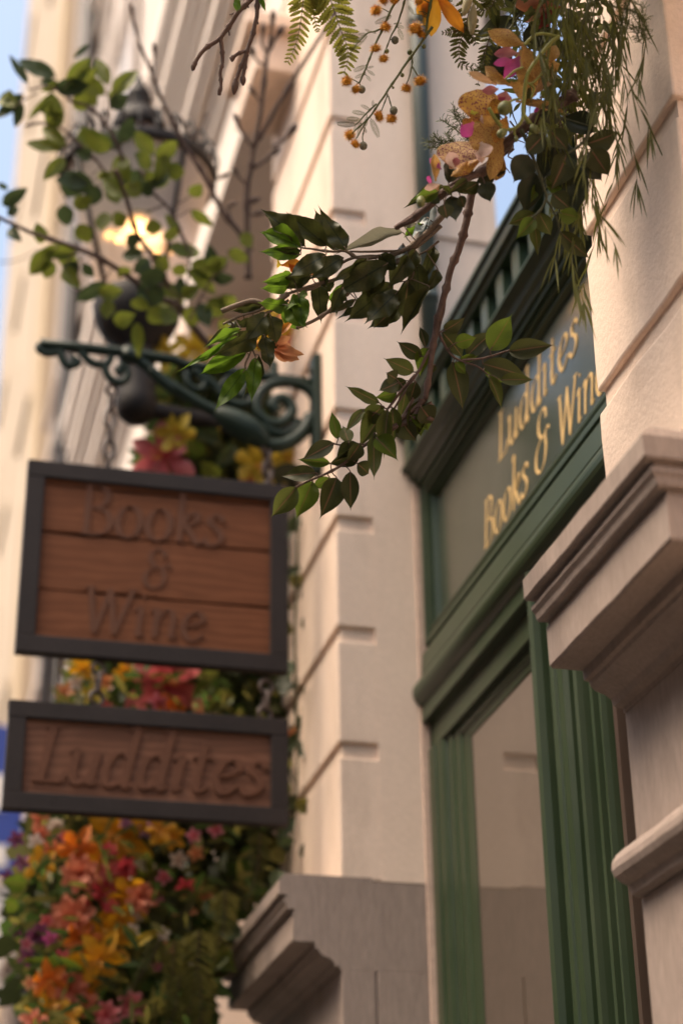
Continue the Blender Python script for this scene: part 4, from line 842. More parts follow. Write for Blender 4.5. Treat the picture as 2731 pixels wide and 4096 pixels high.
# ---- bare budded twigs at the top
B = Branch('bare_twig', 'sharp bare brown twig with buds hanging from the top edge', 'twig', 3.92, W(*Z2(900, 0), 3.92))
B.stem(Z2, [(1000, -120), (905, -5), (800, 95), (720, 215), (620, 345), (500, 435), (420, 530), (385, 625)], 11.5, 8, knob=8)
B.stem(Z2, [(632, 345), (645, 450), (652, 560), (628, 650), (636, 760), (618, 852)], 8.5, 6, knob=6)
B.stem(Z2, [(985, -120), (966, -5), (958, 150), (915, 325), (872, 445), (850, 520), (798, 640), (768, 720)], 9.5, 7, knob=7)
B.stem(Z2, [(858, 458), (790, 482), (722, 530)], 7, 8, knob=4)
B.stem(Z2, [(868, 490), (852, 600), (828, 700)], 7, 7, knob=5)
for x, y, tx, ty in ((875, 40, 880, 70), (755, 120, 712, 132), (705, 275, 712, 318), (960, 190, 970, 218)): B.stem(Z2, [(x, y), ((x+tx)/2+3, (y+ty)/2), (tx, ty)], 4, 3)
for x0, y0, x1, y1, r in ((770, 700, 752, 848, 14), (832, 670, 835, 768, 12), (400, 560, 380, 635, 11), (740, 500, 735, 555, 10), (640, 760, 615, 855, 10)):
    a_, b_ = W(*Z2(x0, y0), 3.92), W(*Z2(x1, y1), 3.92); B.mb.tube([a_.lerp(b_, i/8) for i in range(9)], [r*MPX(3.92)*max(.1, sin(pi*(i+1.2)/10)) for i in range(9)], 8)
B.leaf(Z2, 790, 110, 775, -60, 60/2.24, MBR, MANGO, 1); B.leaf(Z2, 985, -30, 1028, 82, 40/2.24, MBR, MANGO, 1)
B.done(BARK)

# ---- mimosa sprays with pompom flowers
def pom_mesh(seed):
    rr = random.Random(seed); mb = MB()
    for i in range(380):
        z = rr.uniform(-1, 1); a = rr.uniform(0, 2*pi); s_ = math.sqrt(1-z*z); dv = Vector((s_*cos(a), s_*sin(a), z)); o = dv.orthogonal().normalized()*.05; L = rr.uniform(.85, 1.28)
        dv2 = (dv+Vector((rr.uniform(-.18, .18), rr.uniform(-.18, .18), rr.uniform(-.18, .18)))).normalized()
        mb.add([dv*.5-o, dv*.5+o, dv2*L], [(0, 1, 2)])
    mb.lathe([(.6*sin(pi*i/7), -.6*cos(pi*i/7)) for i in range(8)], Matrix.Identity(4), 10)
    return mb.mesh('pompom')
POMS = [pom_mesh(i) for i in range(3)]
for m_ in POMS: m_.materials.append(grainy('mimosa_pompom', (.52, .20, .012), (.64, .33, .03), 3, .8, .3, 30))
def feather_mesh():
    mb = MB(); n = 17
    mb.tube([(0, 0, 0), (0, .5, -.03), (0, 1, -.1)], [.012, .009, .004], 5)
    for i in range(n):
        v = .06+.92*i/n; L = .17*sin(pi*(.12+.8*v))+.02
        for s_ in (-1, 1):
            z = -.1*v*v; mb.add([(0, v, z), (s_*L*.5, v+.035, z+.01), (s_*L, v+.05, z), (s_*L*.5, v-.005, z+.01)], [(0, 1, 2, 3)])
    return mb.mesh('leaflet_row')
FEA = feather_mesh(); FEA.materials.append(grainy('mimosa_leaflet', (.13, .15, .05), (.19, .20, .075), 30, .6, 0))
def mimosa(label, stems, poms, buds, feathers, d, at):
    t = thing('mimosa_spray', tuple(W(*C6(*at), d)), label, 'flower spray', 'mimosa sprays hanging at the top'); mb = MB(); L_ = []
    for pts, r0, r1 in stems:
        L = smoothline([W(*C6(*p), d) for p in pts], 6); L_ += L; n = len(L)
        mb.tube([p+noise.noise_vector(p*60)*.0008 for p in L], [(r0+(r1-r0)*i/(n-1))*MPX(d)*(1.35 if i % 9 == 4 else 1) for i in range(n)], 6)
    def join(p, r=2.2):
        q_ = min(L_, key=lambda v: (v-p).length)
        if (q_-p).length < .09: mb.tube(smoothline([q_, (q_+p)/2+Vector((0, 0, .003)), p], 3), r*MPX(d), 5)
    for x, y, r in poms:
        c = W(*C6(x, y), dj(d, .02)); join(c+Vector((0, 0, r/2.6133*MPX(d)*.6))); k = r/2.6133*MPX(d)
        link('pompom', RNG.choice(POMS), None, t, Matrix.Translation(c) @ Matrix.Rotation(RNG.uniform(0, 6), 4, Vector((.3, .5, .8)).normalized()) @ Matrix.Diagonal((k, k, k*RNG.uniform(.95, 1.15), 1)))
    for x, y, r, g in buds:
        c = W(*C6(x, y), dj(d, .015)); join(c); k = r/2.6133*MPX(d)
        part('bud', MB().lathe([(k*sin(pi*i/10), -k*1.12*cos(pi*i/10)) for i in range(11)], Matrix.Translation(c), 14), BUDG if g else BUDM, t)
    for x0, y0, x1, y1 in feathers:
        b, e = W(*C6(x0, y0), d), W(*C6(x1, y1), dj(d, .02)); join(b, 1.6); L = (e-b).length
        M_ = leaf_matrix(b, e, L, RNG.uniform(-.5, .5)); link('leaflet_row', FEA, None, t, M_)
    part('stem', mb, GSTEM, t)
mimosa('mimosa spray with orange pompoms hanging left of the other', [([(1350, -60), (1230, 60), (1130, 290), (1040, 480), (960, 680), (880, 870)], 5.5, 3.5), ([(1370, -60), (1330, 90), (1275, 260), (1215, 370), (1160, 510)], 5, 3), ([(1110, 300), (1040, 325), (960, 350), (880, 430), (815, 510)], 4, 2)],
  [(1055, 108, 72), (1155, 282, 68), (1050, 505, 66), (1132, 612, 64), (750, 850, 70), (842, 932, 66), (1130, -8, 72), (1242, 2, 62)], [(1252, 420, 40, 0), (905, 935, 40, 0), (1165, 535, 26, 1)],
  [(945, 690, 825, 742), (965, 710, 1030, 695), (965, 735, 1040, 785), (945, 770, 835, 812), (955, 790, 995, 845), (1005, 335, 940, 310), (960, 355, 870, 360), (960, 360, 815, 500), (1050, 350, 1010, 330), (720, 515, 655, 555), (780, 580, 680, 630), (1280, 270, 1340, 290), (1290, 300, 1330, 410), (1215, 170, 1040, 245), (1240, 250, 1320, 240)], 3.92, (1230, 60))
mimosa('mimosa spray with orange pompoms reaching lowest beside the downpipe', [([(1640, 280), (1568, 385), (1430, 580), (1310, 750), (1180, 940), (1060, 1120), (980, 1230), (830, 1370), (790, 1410)], 6.5, 3), ([(1060, 1085), (950, 1190), (850, 1300)], 4, 2.5), ([(980, 1230), (900, 1360), (855, 1440)], 3.5, 2.5), ([(1430, 590), (1430, 690), (1385, 850)], 3.5, 2.5), ([(1430, 690), (1490, 790)], 3, 2.5), ([(1175, 980), (1130, 1110), (1110, 1160)], 3, 2.5), ([(1180, 1000), (1215, 1110), (1235, 1150)], 3, 2.5), ([(940, 1330), (915, 1430), (920, 1490)], 3, 2.5), ([(1640, -40), (1600, 150), (1568, 380)], 7, 6)],
  [(1460, 295, 92), (1520, 350, 60), (1085, 1215, 70), (1215, 1240, 68), (780, 1410, 70), (840, 1505, 58), (1372, 922, 64), (1510, 845, 78), (1500, 15, 62)], [(1238, 1155, 42, 0), (922, 1525, 42, 0), (1405, 545, 29, 1), (1328, 785, 22, 1), (1552, 485, 24, 1), (1232, 915, 14, 1)],
  [(945, 1195, 798, 1160), (990, 1145, 902, 1098), (890, 1252, 738, 1235), (845, 1300, 638, 1298), (1022, 1120, 1020, 1050), (960, 1210, 945, 1330), (890, 1290, 870, 1420), (1000, 1240, 1085, 1430), (840, 1310, 820, 1370), (940, 1340, 955, 1395), (1450, 150, 1390, 60), (1500, 120, 1560, 260), (1560, 160, 1540, 60)], 3.90, (1560, 380))

# ---- ferns
def fern(label, c, k, rachis, length, d, mat, at, n=15, pw=.23):
    t = thing('fern_frond', tuple(W(*c(*at), d)), label, 'fern', 'fern fronds in the garland')
    L = smoothline([W(*c(*p), d) for p in rachis], 8); N_ = len(L)
    part('rachis', MB().tube(L, [2.6*MPX(d)*(1-.7*i/N_) for i in range(N_)], 5), BARK, t)
    for i in range(n):
        v = (i+.3)/n; j = min(N_-2, int(v*(N_-1))); p = L[j]; tan = (L[j+1]-L[j]).normalized(); view = (p-EYE).normalized(); s0 = tan.cross(view).normalized()
        ln = length/k*MPX(d)*(1-.78*v**1.3)*RNG.uniform(.9, 1.08)
        for s_ in (-1, 1):
            e = p+(s0*s_*.83+tan*.55+view*RNG.uniform(-.15, .15)).normalized()*ln
            put(t, PINNA, mat, p, e, ln*pw+.0016, RNG.uniform(-.25, .25), 'pinna')
fern('bright yellow green fern frond hanging left of the two at the top', C6, 2.6133, [(330, -160), (300, -40), (285, 90), (262, 260), (230, 420), (180, 560), (130, 660)], 175, 3.92, FERN, (300, -40), 17)
fern('bright yellow green fern frond hanging beside the mimosa', C6, 2.6133, [(500, -200), (560, -60), (620, 120), (690, 320), (748, 480), (760, 620), (715, 780)], 250, 3.92, FERN, (560, -60), 19)
fern('small bright fern frond between the two larger ones', C6, 2.6133, [(350, -120), (370, 0), (400, 150), (430, 260), (450, 345)], 90, 3.93, FERN, (370, 0), 11)
fern('dark fern frond curling beside the pale lily buds', C1, 2.6133, [(640, -80), (610, 120), (570, 300), (520, 440), (505, 560), (540, 670), (650, 705)], 150, 3.94, FERND, (620, 0), 18)
fern('dark fern frond pointing left under the golden lily', C1, 2.6133, [(600, 290), (500, 320), (420, 335), (330, 345)], 90, 3.94, FERND, (600, 290), 10)
fern('dark fern frond hanging against the black leaves', C1, 2.6133, [(860, 300), (800, 480), (770, 620), (740, 760), (700, 900)], 100, 3.96, FERND, (860, 300), 13)
fern('dark fern frond right of the pale lily buds', C1, 2.6133, [(560, 240), (640, 340), (690, 470)], 130, 3.95, FERND, (560, 240), 9)
fern('dark fern frond along the top edge above the black leaves', C1, 2.6133, [(900, -60), (850, 60), (760, 110), (690, 80)], 130, 3.96, FERND, (900, -60), 10)
# asparagus fern: forked wiry stems with curved needles
ASP = grainy('asparagus_needle', (.085, .10, .022), (.13, .14, .035), 60, .6, 0)
def wiry(label, c, k, stems, d, nl, at, dens=1.0):
    t = thing('asparagus_fern', tuple(W(*c(*at), d)), label, 'fern', 'asparagus fern tufts'); mb = MB(); ms = MB()
    for pts in stems:
        L = smoothline([W(*c(*p), dj(d, .02)) for p in pts], 7); ms.tube(L, 1.8*MPX(d), 5)
        for p in L:
            for _ in range(max(1, int(3*dens))):
                v = Vector((RNG.uniform(-1, 1), RNG.uniform(-1, 1), RNG.uniform(-.5, .9))).normalized(); ln = nl*MPX(d)*RNG.uniform(.6, 1.2)
                u2 = Vector((RNG.uniform(-1, 1), RNG.uniform(-1, 1), RNG.uniform(-.2, 1))).normalized()
                mb.tube(smoothline([p, p+v*ln*.55, p+v*ln*.8+u2*ln*.4], 3), [1.3*MPX(d)]*6+[.4*MPX(d)], 3)
    o = part('needles', mb, ASP, t); o['kind'] = 'stuff'; part('stem', ms, GSTEM, t)
wiry('wiry green asparagus fern left of the broad spotted orchid', C2, 2.6133, [[(640, 430), (500, 330), (420, 270), (340, 210)], [(560, 380), (520, 250), (470, 170), (460, 90)], [(640, 420), (560, 250), (500, 150)], [(620, 450), (560, 330), (560, 170)]], 3.93, 30, (640, 430))
wiry('wiry yellow green asparagus fern left of the maroon orchid', C2, 2.6133, [[(420, 470), (330, 450), (250, 440), (180, 440)], [(400, 480), (300, 490), (190, 500)], [(420, 430), (300, 420), (250, 370)], [(520, 470), (430, 420), (380, 350)]], 3.92, 30, (420, 470))
wiry('wiry tuft under the dark fern beside the highest orchid', C1, 2.6133, [[(780, 720), (690, 740), (640, 790)], [(760, 740), (700, 700)]], 3.94, 26, (780, 720))
wiry('fine dark asparagus fern against the near pilaster at the top', crop(2250, 0, 1.9605), 1.96, [[(300, 20), (450, 60), (600, 120), (660, 240)], [(350, -30), (520, 10), (640, 60)], [(420, 120), (540, 200), (640, 290)], [(400, 60), (560, 90), (650, 160)], [(450, 160), (560, 240), (600, 330)], [(480, 30), (600, 200), (670, 310)]], 3.72, 36, (300, 20), 1.6)
wiry('fine dark asparagus fern threads behind the orchids at the top', C1, 2.6133, [[(1000, -60), (1060, 120), (1120, 300)], [(1200, 0), (1150, 200), (1200, 420)], [(1300, 50), (1350, 300), (1400, 480)], [(400, -20), (380, 80), (420, 180)], [(1000, 780), (1080, 800), (1150, 860)], [(1480, 100), (1500, 280), (1480, 420)], [(880, 820), (960, 760), (1050, 740)], [(1300, 380), (1400, 500), (1480, 640)]], 4.02, 34, (1000, -60), 1.8)

# ---- trailing grassy plants over the near pilaster
GR = leafmat('trailing_blade', (.092, .105, .020), (.155, .165, .034), (.10, .10, .025), (.13, .12, .03), .0, .35, .5)
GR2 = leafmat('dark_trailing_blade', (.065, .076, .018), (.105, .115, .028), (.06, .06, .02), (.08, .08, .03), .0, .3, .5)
def blade(mb, uvl, p, dirv, ln, w, bend):
    side = dirv.cross((p-EYE).normalized()).normalized(); side = (side+noise.noise_vector(p*90)*.5).normalized(); n = 6; pts = []
    g = Vector((0, 0, -1)); q_ = p.copy(); dv = dirv.copy()
    b = len(mb.v); vs = []
    for i in range(n+1):
        v = i/n; ww = w*(max(.25, sin(pi*min(1, v*.9+.1))))*(0 if i == n else 1)
        vs += [q_-side*ww, q_+side*ww]; dv = (dv+g*bend).normalized(); q_ = q_+dv*ln/n
    mb.add(vs, [(2*i, 2*i+1, 2*i+3, 2*i+2) for i in range(n)])
def trailing(label, xr, yr, n, lens, d, mat, seed, group='trailing grassy plants on the near pilaster', drift=-.06, bl=(100, 190), bw=(4, 6.5)):
    rr = random.Random(seed); ms = MB(); mb = MB(); first = None
    for i in range(n):
        x = rr.uniform(*xr); y = rr.uniform(*yr); L_ = rr.uniform(*lens); dd = d+rr.uniform(-.07, .07); pts = []; k = 7; sx = rr.uniform(-1, 1)*.16+drift
        for j in range(k):
            f = j/(k-1); pts.append(W(x+L_*(sx*f+.10*sin(f*4+i)), y+L_*f, dd+.05*sin(f*3+i)))
        L = smoothline(pts, 4); ms.tube(L, [1.9*MPX(d)*(1-.6*i_/len(L)) for i_ in range(len(L))], 4)
        for j in range(2, len(L), 3):
            tan = (L[j]-L[j-1]).normalized()
            for _ in range(2 if rr.random() < .7 else 1):
                dv = (tan+Vector((rr.uniform(-.38, .38), rr.uniform(-.38, .38), rr.uniform(-.1, .2)))).normalized()
                blade(mb, None, L[j], dv, rr.uniform(*bl)*MPX(d), rr.uniform(*bw)*MPX(d)*.5*1.25, .10)
        for _ in range(3): blade(mb, None, L[-1], (Vector((rr.uniform(-.25, .25), rr.uniform(-.2, .2), -1))).normalized(), rr.uniform(110, 170)*MPX(d), rr.uniform(*bw)*MPX(d)*.7, .02)
    t = thing('trailing_plant', tuple(W((xr[0]+xr[1])/2, yr[0], d)), label, 'plant', group)
    o = part('blades', mb, mat, t); o['kind'] = 'stuff'; part('stem', ms, OSTEM, t)
trailing('dense yellow green trailing grass falling right of the orchids', (2225, 2370), (-120, 60), 14, (300, 560), 3.80, GR, 1)
trailing('darker trailing grass hanging against the near pilaster at the top right', (2290, 2440), (-120, 60), 10, (240, 480), 3.77, GR2, 2, drift=.02)
trailing('long thin trailing strands falling past the shiny ficus leaves', (2190, 2390), (60, 330), 8, (480, 740), 3.80, GR, 3, drift=-.02)
trailing('sparse trailing strand hanging furthest right on the near pilaster', (2430, 2520), (-60, 130), 8, (320, 720), 3.73, GR2, 4, drift=.06)
trailing('stray trailing strands low beside the crest of the shopfront', (2200, 2390), (480, 660), 4, (420, 560), 3.74, GR, 5, drift=.02)
trailing('trailing grass arching over the orchid stalks', (2090, 2200), (-120, 20), 4, (240, 420), 3.80, GR2, 6, drift=.05)
# dark filler leaves deep in the garland
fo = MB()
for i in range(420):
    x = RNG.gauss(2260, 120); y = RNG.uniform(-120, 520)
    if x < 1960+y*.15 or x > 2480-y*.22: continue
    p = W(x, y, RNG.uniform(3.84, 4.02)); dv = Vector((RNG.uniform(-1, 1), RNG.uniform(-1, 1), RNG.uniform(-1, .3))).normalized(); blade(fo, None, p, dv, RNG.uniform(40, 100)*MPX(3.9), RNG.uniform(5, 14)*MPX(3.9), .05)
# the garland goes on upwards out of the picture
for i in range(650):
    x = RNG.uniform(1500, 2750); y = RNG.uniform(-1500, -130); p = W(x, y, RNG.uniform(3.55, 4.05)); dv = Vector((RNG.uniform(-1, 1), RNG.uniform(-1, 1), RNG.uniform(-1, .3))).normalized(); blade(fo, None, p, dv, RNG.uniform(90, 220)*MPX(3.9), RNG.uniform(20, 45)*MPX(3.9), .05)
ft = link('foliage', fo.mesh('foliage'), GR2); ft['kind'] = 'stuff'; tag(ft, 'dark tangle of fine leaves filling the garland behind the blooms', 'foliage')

# ---- blurred leafy twigs around the lantern
B = Branch('leafy_branch', 'blurred leafy branch with oval leaves arching in front of the lantern', 'branch', 6.25, W(*C5(1250, 1110), 6.4))
D6 = lambda n, a=6.5, b=6.05: [a+(b-a)*i/(n-1) for i in range(n)]
S1 = [(1260, 1120), (1080, 910), (1010, 810), (880, 760), (720, 640), (540, 530), (360, 460), (180, 400), (-20, 305)]
B.stem(C5, S1, 17, 7, D6(len(S1)), knob=8)
S2 = [(1000, 800), (930, 640), (860, 520), (780, 400), (720, 200), (660, 40)]
B.stem(C5, S2, 12, 8, D6(len(S2)), knob=8)
B.stem(C4, [(1100, 1100), (1060, 980), (960, 790), (800, 620), (640, 570), (590, 500), (420, 440), (270, 470)], 9, 4, knob=7)
B.stem(C4, [(1040, 1330), (880, 1120), (800, 1050), (700, 940), (540, 800), (380, 765), (230, 792)], 6, 5, knob=7)
B.stem(C4, [(540, 800), (490, 700), (455, 620)], 3, 3); B.stem(C4, [(340, 500), (200, 570), (120, 640)], 3, 2); B.stem(C4, [(980, 760), (985, 600), (960, 480)], 3, 2)
B.stem(C5, [(1070, 500), (1040, 420), (960, 260), (870, 170), (800, 50)], 8, 4, knob=7); B.stem(C5, [(940, 240), (850, 275), (800, 270)], 4, 3)
B.stem(C5, [(1010, 800), (1070, 680), (1080, 560), (1110, 480)], 6, 4)
B.stem(C5, [(1080, 900), (1150, 760), (1210, 660), (1290, 600)], 5, 4)
lv = [(C4, 2.24, l) for l in [(505, 350, 215, 225, 115, TWD), (255, 415, 108, 195, 66, TWD), (205, 505, -5, 705, 96, TWD), (202, 585, 150, 775, 84, TWD), (540, 420, 365, 395, 64, TWD), (548, 400, 400, 480, 66, TW), (450, 505, 285, 705, 54, TW), (600, 415, 800, 205, 118, TW), (660, 185, 792, 62, 40, TWD), (980, 432, 870, 195, 96, TW),
   (942, 512, 765, 370, 110, TW), (872, 602, 770, 480, 95, TW), (1020, 512, 1208, 298, 118, TW), (602, 985, 372, 785, 95, TW), (565, 988, 285, 955, 100, TW), (582, 1078, 422, 1245, 96, TW), (1005, 995, 745, 850, 155, TW), (1100, 945, 1170, 725, 118, TWD), (1372, 1055, 1218, 855, 118, TW), (1400, 1112, 1575, 945, 118, TW), (1362, 1162, 1208, 1050, 118, TW), (1090, 1345, 1100, 1080, 140, TW), (800, 1305, 520, 1290, 118, TWD), (762, 1292, 595, 1220, 96, TWD), (962, 1195, 885, 1275, 66, TW), (1500, 1050, 1420, 1250, 110, TW), (1250, 1180, 1200, 1330, 120, TWD), (1300, 1200, 1400, 1340, 110, TW)]]
lv += [(C5, 1.4255, l) for l in [(15, 245, 138, 160, 66, TWD), (48, 152, -5, 118, 28, TWD), (45, 302, 102, 258, 44, TWD), (60, 372, 98, 432, 52, TWD), (232, 465, 225, 355, 64, TW), (440, 520, 250, 500, 70, TW), (300, 500, 178, 625, 88, TW), (332, 535, 440, 562, 84, TW), (300, 560, 258, 645, 66, TW), (450, 565, 368, 640, 74, TWD), (372, 600, 430, 695, 66, TW), (470, 580, 535, 642, 54, TWD),
   (592, 680, 455, 785, 74, TWD), (560, 730, 685, 742, 74, TW), (362, 238, 380, 345, 76, TWD), (420, 252, 512, 208, 66, TW), (450, 350, 505, 445, 84, TW), (600, 282, 588, 392, 76, TW), (342, 112, 482, 162, 94, TWD), (370, 80, 525, 142, 94, TWD), (680, 60, 722, 195, 86, TW), (580, 92, 625, 65, 40, TW), (882, 412, 870, 328, 74, TW), (930, 430, 1022, 378, 56, TW), (1088, 192, 1142, 136, 64, TW), (1090, 270, 1202, 348, 56, TW),
   (760, 622, 862, 560, 76, TWD), (790, 662, 932, 642, 86, TWD), (780, 722, 852, 752, 86, TWD), (800, 842, 802, 775, 86, TW), (850, 830, 932, 905, 88, TW), (648, 902, 752, 882, 76, TW), (782, 910, 790, 1085, 56, TW), (622, 780, 610, 882, 66, TW), (1052, 542, 1112, 465, 88, TW), (1050, 580, 1000, 642, 66, TW), (1090, 570, 1222, 645, 94, TW), (1170, 600, 1285, 558, 76, TW), (1210, 662, 1322, 662, 56, TWD), (1190, 780, 1252, 865, 96, TW), (1250, 760, 1345, 822, 76, TW),
   (720, 300, 650, 350, 70, TW), (800, 420, 720, 470, 66, TWD), (820, 520, 700, 530, 66, TWD), (880, 560, 960, 600, 80, TW), (920, 700, 870, 800, 80, TWD), (980, 830, 940, 920, 86, TW), (1080, 820, 1100, 920, 80, TW), (1040, 760, 1120, 720, 66, TW), (1300, 500, 1400, 560, 60, TW), (1380, 400, 1430, 480, 60, TW), (560, 130, 520, 230, 80, TWD), (640, 130, 660, 230, 80, TW), (740, 120, 800, 190, 80, TW), (880, 60, 960, 120, 90, TW), (960, 40, 1040, 60, 80, TW), (880, 140, 800, 160, 70, TWD), (1140, 800, 1190, 930, 70, TWD), (1250, 900, 1330, 960, 70, TW)]]
for c, k, (x0, y0, x1, y1, w, mt) in lv:
    B.leaf(c, x0, y0, x1, y1, w/k, mt, OVAL, 1.6, .05)
for L in list(B.lines):
    for p in L[::4]:
        if RNG.random() < .55 and p.z < onY(500, 640, 6.0).z:
            e = p+Vector((RNG.uniform(-.10, .10), RNG.uniform(-.08, .04), RNG.uniform(-.06, .11))); put(B.t, OVAL, RNG.choice([TW, TW, TWD]), p, e, RNG.uniform(.032, .05), None, 'leaf')
B.done(BARK)
def twig(label, lines, d, at, mat=BARK):
    B = Branch('budded_twig', label, 'twig', d, W(*at, d), 'blurred bare twigs')
    for c, pts, r0, r1 in lines: B.stem(c, pts, r0, r1, knob=8)
    for c, pts, r0, r1 in lines:
        a_, b_ = W(*c(*pts[-2]), d), W(*c(*pts[-1]), d); dv = (b_-a_).normalized(); k = MPX(d)
        B.mb.tube([b_-dv*20*k+dv*j*9*k for j in range(7)], [r1*k*1.9*max(.15, sin(pi*(j+.6)/7)) for j in range(7)], 7)
    B.done(mat)
twig('tall blurred bare twig rising beside the far pilaster', [(Z2, [(880, 2500), (870, 2080), (868, 1700), (900, 1520), (930, 1320), (1000, 1200), (1150, 930), (1390, 540), (1568, 260), (1640, 130)], 13, 7), (Z2, [(905, 1520), (1000, 1460), (1110, 1370)], 8, 7), (Z2, [(935, 1310), (990, 1000), (1035, 600), (1060, 450), (1160, 290)], 10, 8), (Z2, [(1060, 450), (1085, 300), (1100, 160)], 7, 7), (Z2, [(1050, 470), (1010, 400), (1015, 275)], 5, 6), (Z2, [(920, 1320), (820, 1180), (778, 1075)], 6, 6), (Z2, [(1010, 580), (950, 530), (922, 465)], 5, 6), (Z2, [(1090, 1320), (1200, 1255), (1275, 1165)], 6, 9), (Z2, [(868, 1660), (800, 1590), (770, 1540)], 5, 5), (Z2, [(990, 920), (940, 840), (925, 820)], 4, 6), (Z2, [(870, 1820), (920, 1800)], 4, 7), (Z2, [(880, 1930), (960, 1915)], 4, 6)], 6.45, Z2(880, 2200))
twig('slender blurred twig leaning over the lantern roof', [(Z2, [(900, 2250), (800, 2080), (640, 1880), (480, 1560), (330, 1330), (200, 1080), (100, 880), (20, 660), (-80, 420), (-140, 230), (-158, 95)], 12, 5), (Z2, [(400, 1250), (330, 1180), (285, 1080)], 5, 4), (Z2, [(400, 1250), (450, 1150), (490, 1050)], 5, 4), (Z2, [(560, 1650), (600, 1610), (645, 1585)], 4, 5), (Z2, [(30, 690), (45, 560), (40, 450)], 5, 5), (Z2, [(720, 1960), (700, 1850), (720, 1840)], 4, 5)], 6.5, Z2(900, 2250))

# ---- tall flower column on the far pilaster
YF = 6.10
colL = [(0, 700, 735), (1150, 560, 735), (1420, 700, 740), (1700, 640, 1190), (2000, 560, 1200), (2600, 350, 1190), (2850, 250, 1190), (3300, 150, 1180), (3560, 95, 1090), (3700, 70, 930), (4096, 140, 800), (4600, 160, 700)]
def colrange(y):
    for (a, l0, r0), (b, l1, r1) in zip(colL, colL[1:]):
        if a <= y <= b: t = (y-a)/(b-a); return l0+(l1-l0)*t, r0+(r1-r0)*t
    return 300, 900
FOL1 = leafmat('column_dark_leaf', (.022, .030, .012), (.045, .055, .018), (.04, .05, .02), (.05, .06, .02), .1, .25)
FOL2 = leafmat('column_olive_leaf', (.115, .11, .020), (.19, .17, .04), (.1, .09, .03), (.1, .1, .03), .1, .3)
FOL3 = leafmat('column_green_leaf', (.045, .085, .016), (.075, .13, .025), (.05, .08, .02), (.07, .1, .03), .1, .3)
fm = [MB(), MB(), MB()]; rr = random.Random(5)
for i in range(7600):
    y = rr.uniform(1750, 4700) if i % 9 else rr.uniform(1500, 1800); l_, r_ = colrange(y); u_ = rr.random(); x = l_+(r_-l_)*u_
    Y = YF+rr.uniform(.06, .45)
    p = onY(x, y, Y)
    if p.x > 1.42: continue
    big = rr.random() < .3
    if big: p.y += .12
    kind = 0 if rr.random() < (.30+.6*u_ if y < 3550 else .22) else (1 if rr.random() < .5 else 2)
    dv = Vector((rr.uniform(-1, 1), rr.uniform(-1.2, .3), rr.uniform(-.7, .9))).normalized(); blade(fm[kind], None, p, dv, rr.uniform(.05, .12)*(1.6 if big else 1), rr.uniform(.008, .020)*(2.4 if big else 1), .08)
for i in range(480):
    y = rr.uniform(2650, 4650); l_, r_ = colrange(y); u_ = rr.random()**1.2; p = onY(l_+(r_-l_)*u_, y, YF+rr.uniform(-.10, .06))
    if p.x > 1.3: continue
    dv = Vector((rr.uniform(-1, 1), rr.uniform(-1, .1), rr.uniform(-.5, .9))).normalized(); blade(fm[1 if rr.random() < .55 else 2], None, p, dv, rr.uniform(.04, .11), rr.uniform(.005, .013), .06)
for m_, mt, nm in zip(fm, (FOL1, FOL2, FOL3), ('dark green', 'olive', 'mid green')):
    o = link('foliage', m_.mesh('foliage'), mt); o['kind'] = 'stuff'; tag(o, nm+' leaves packed into the tall flower column on the far pilaster', 'foliage')
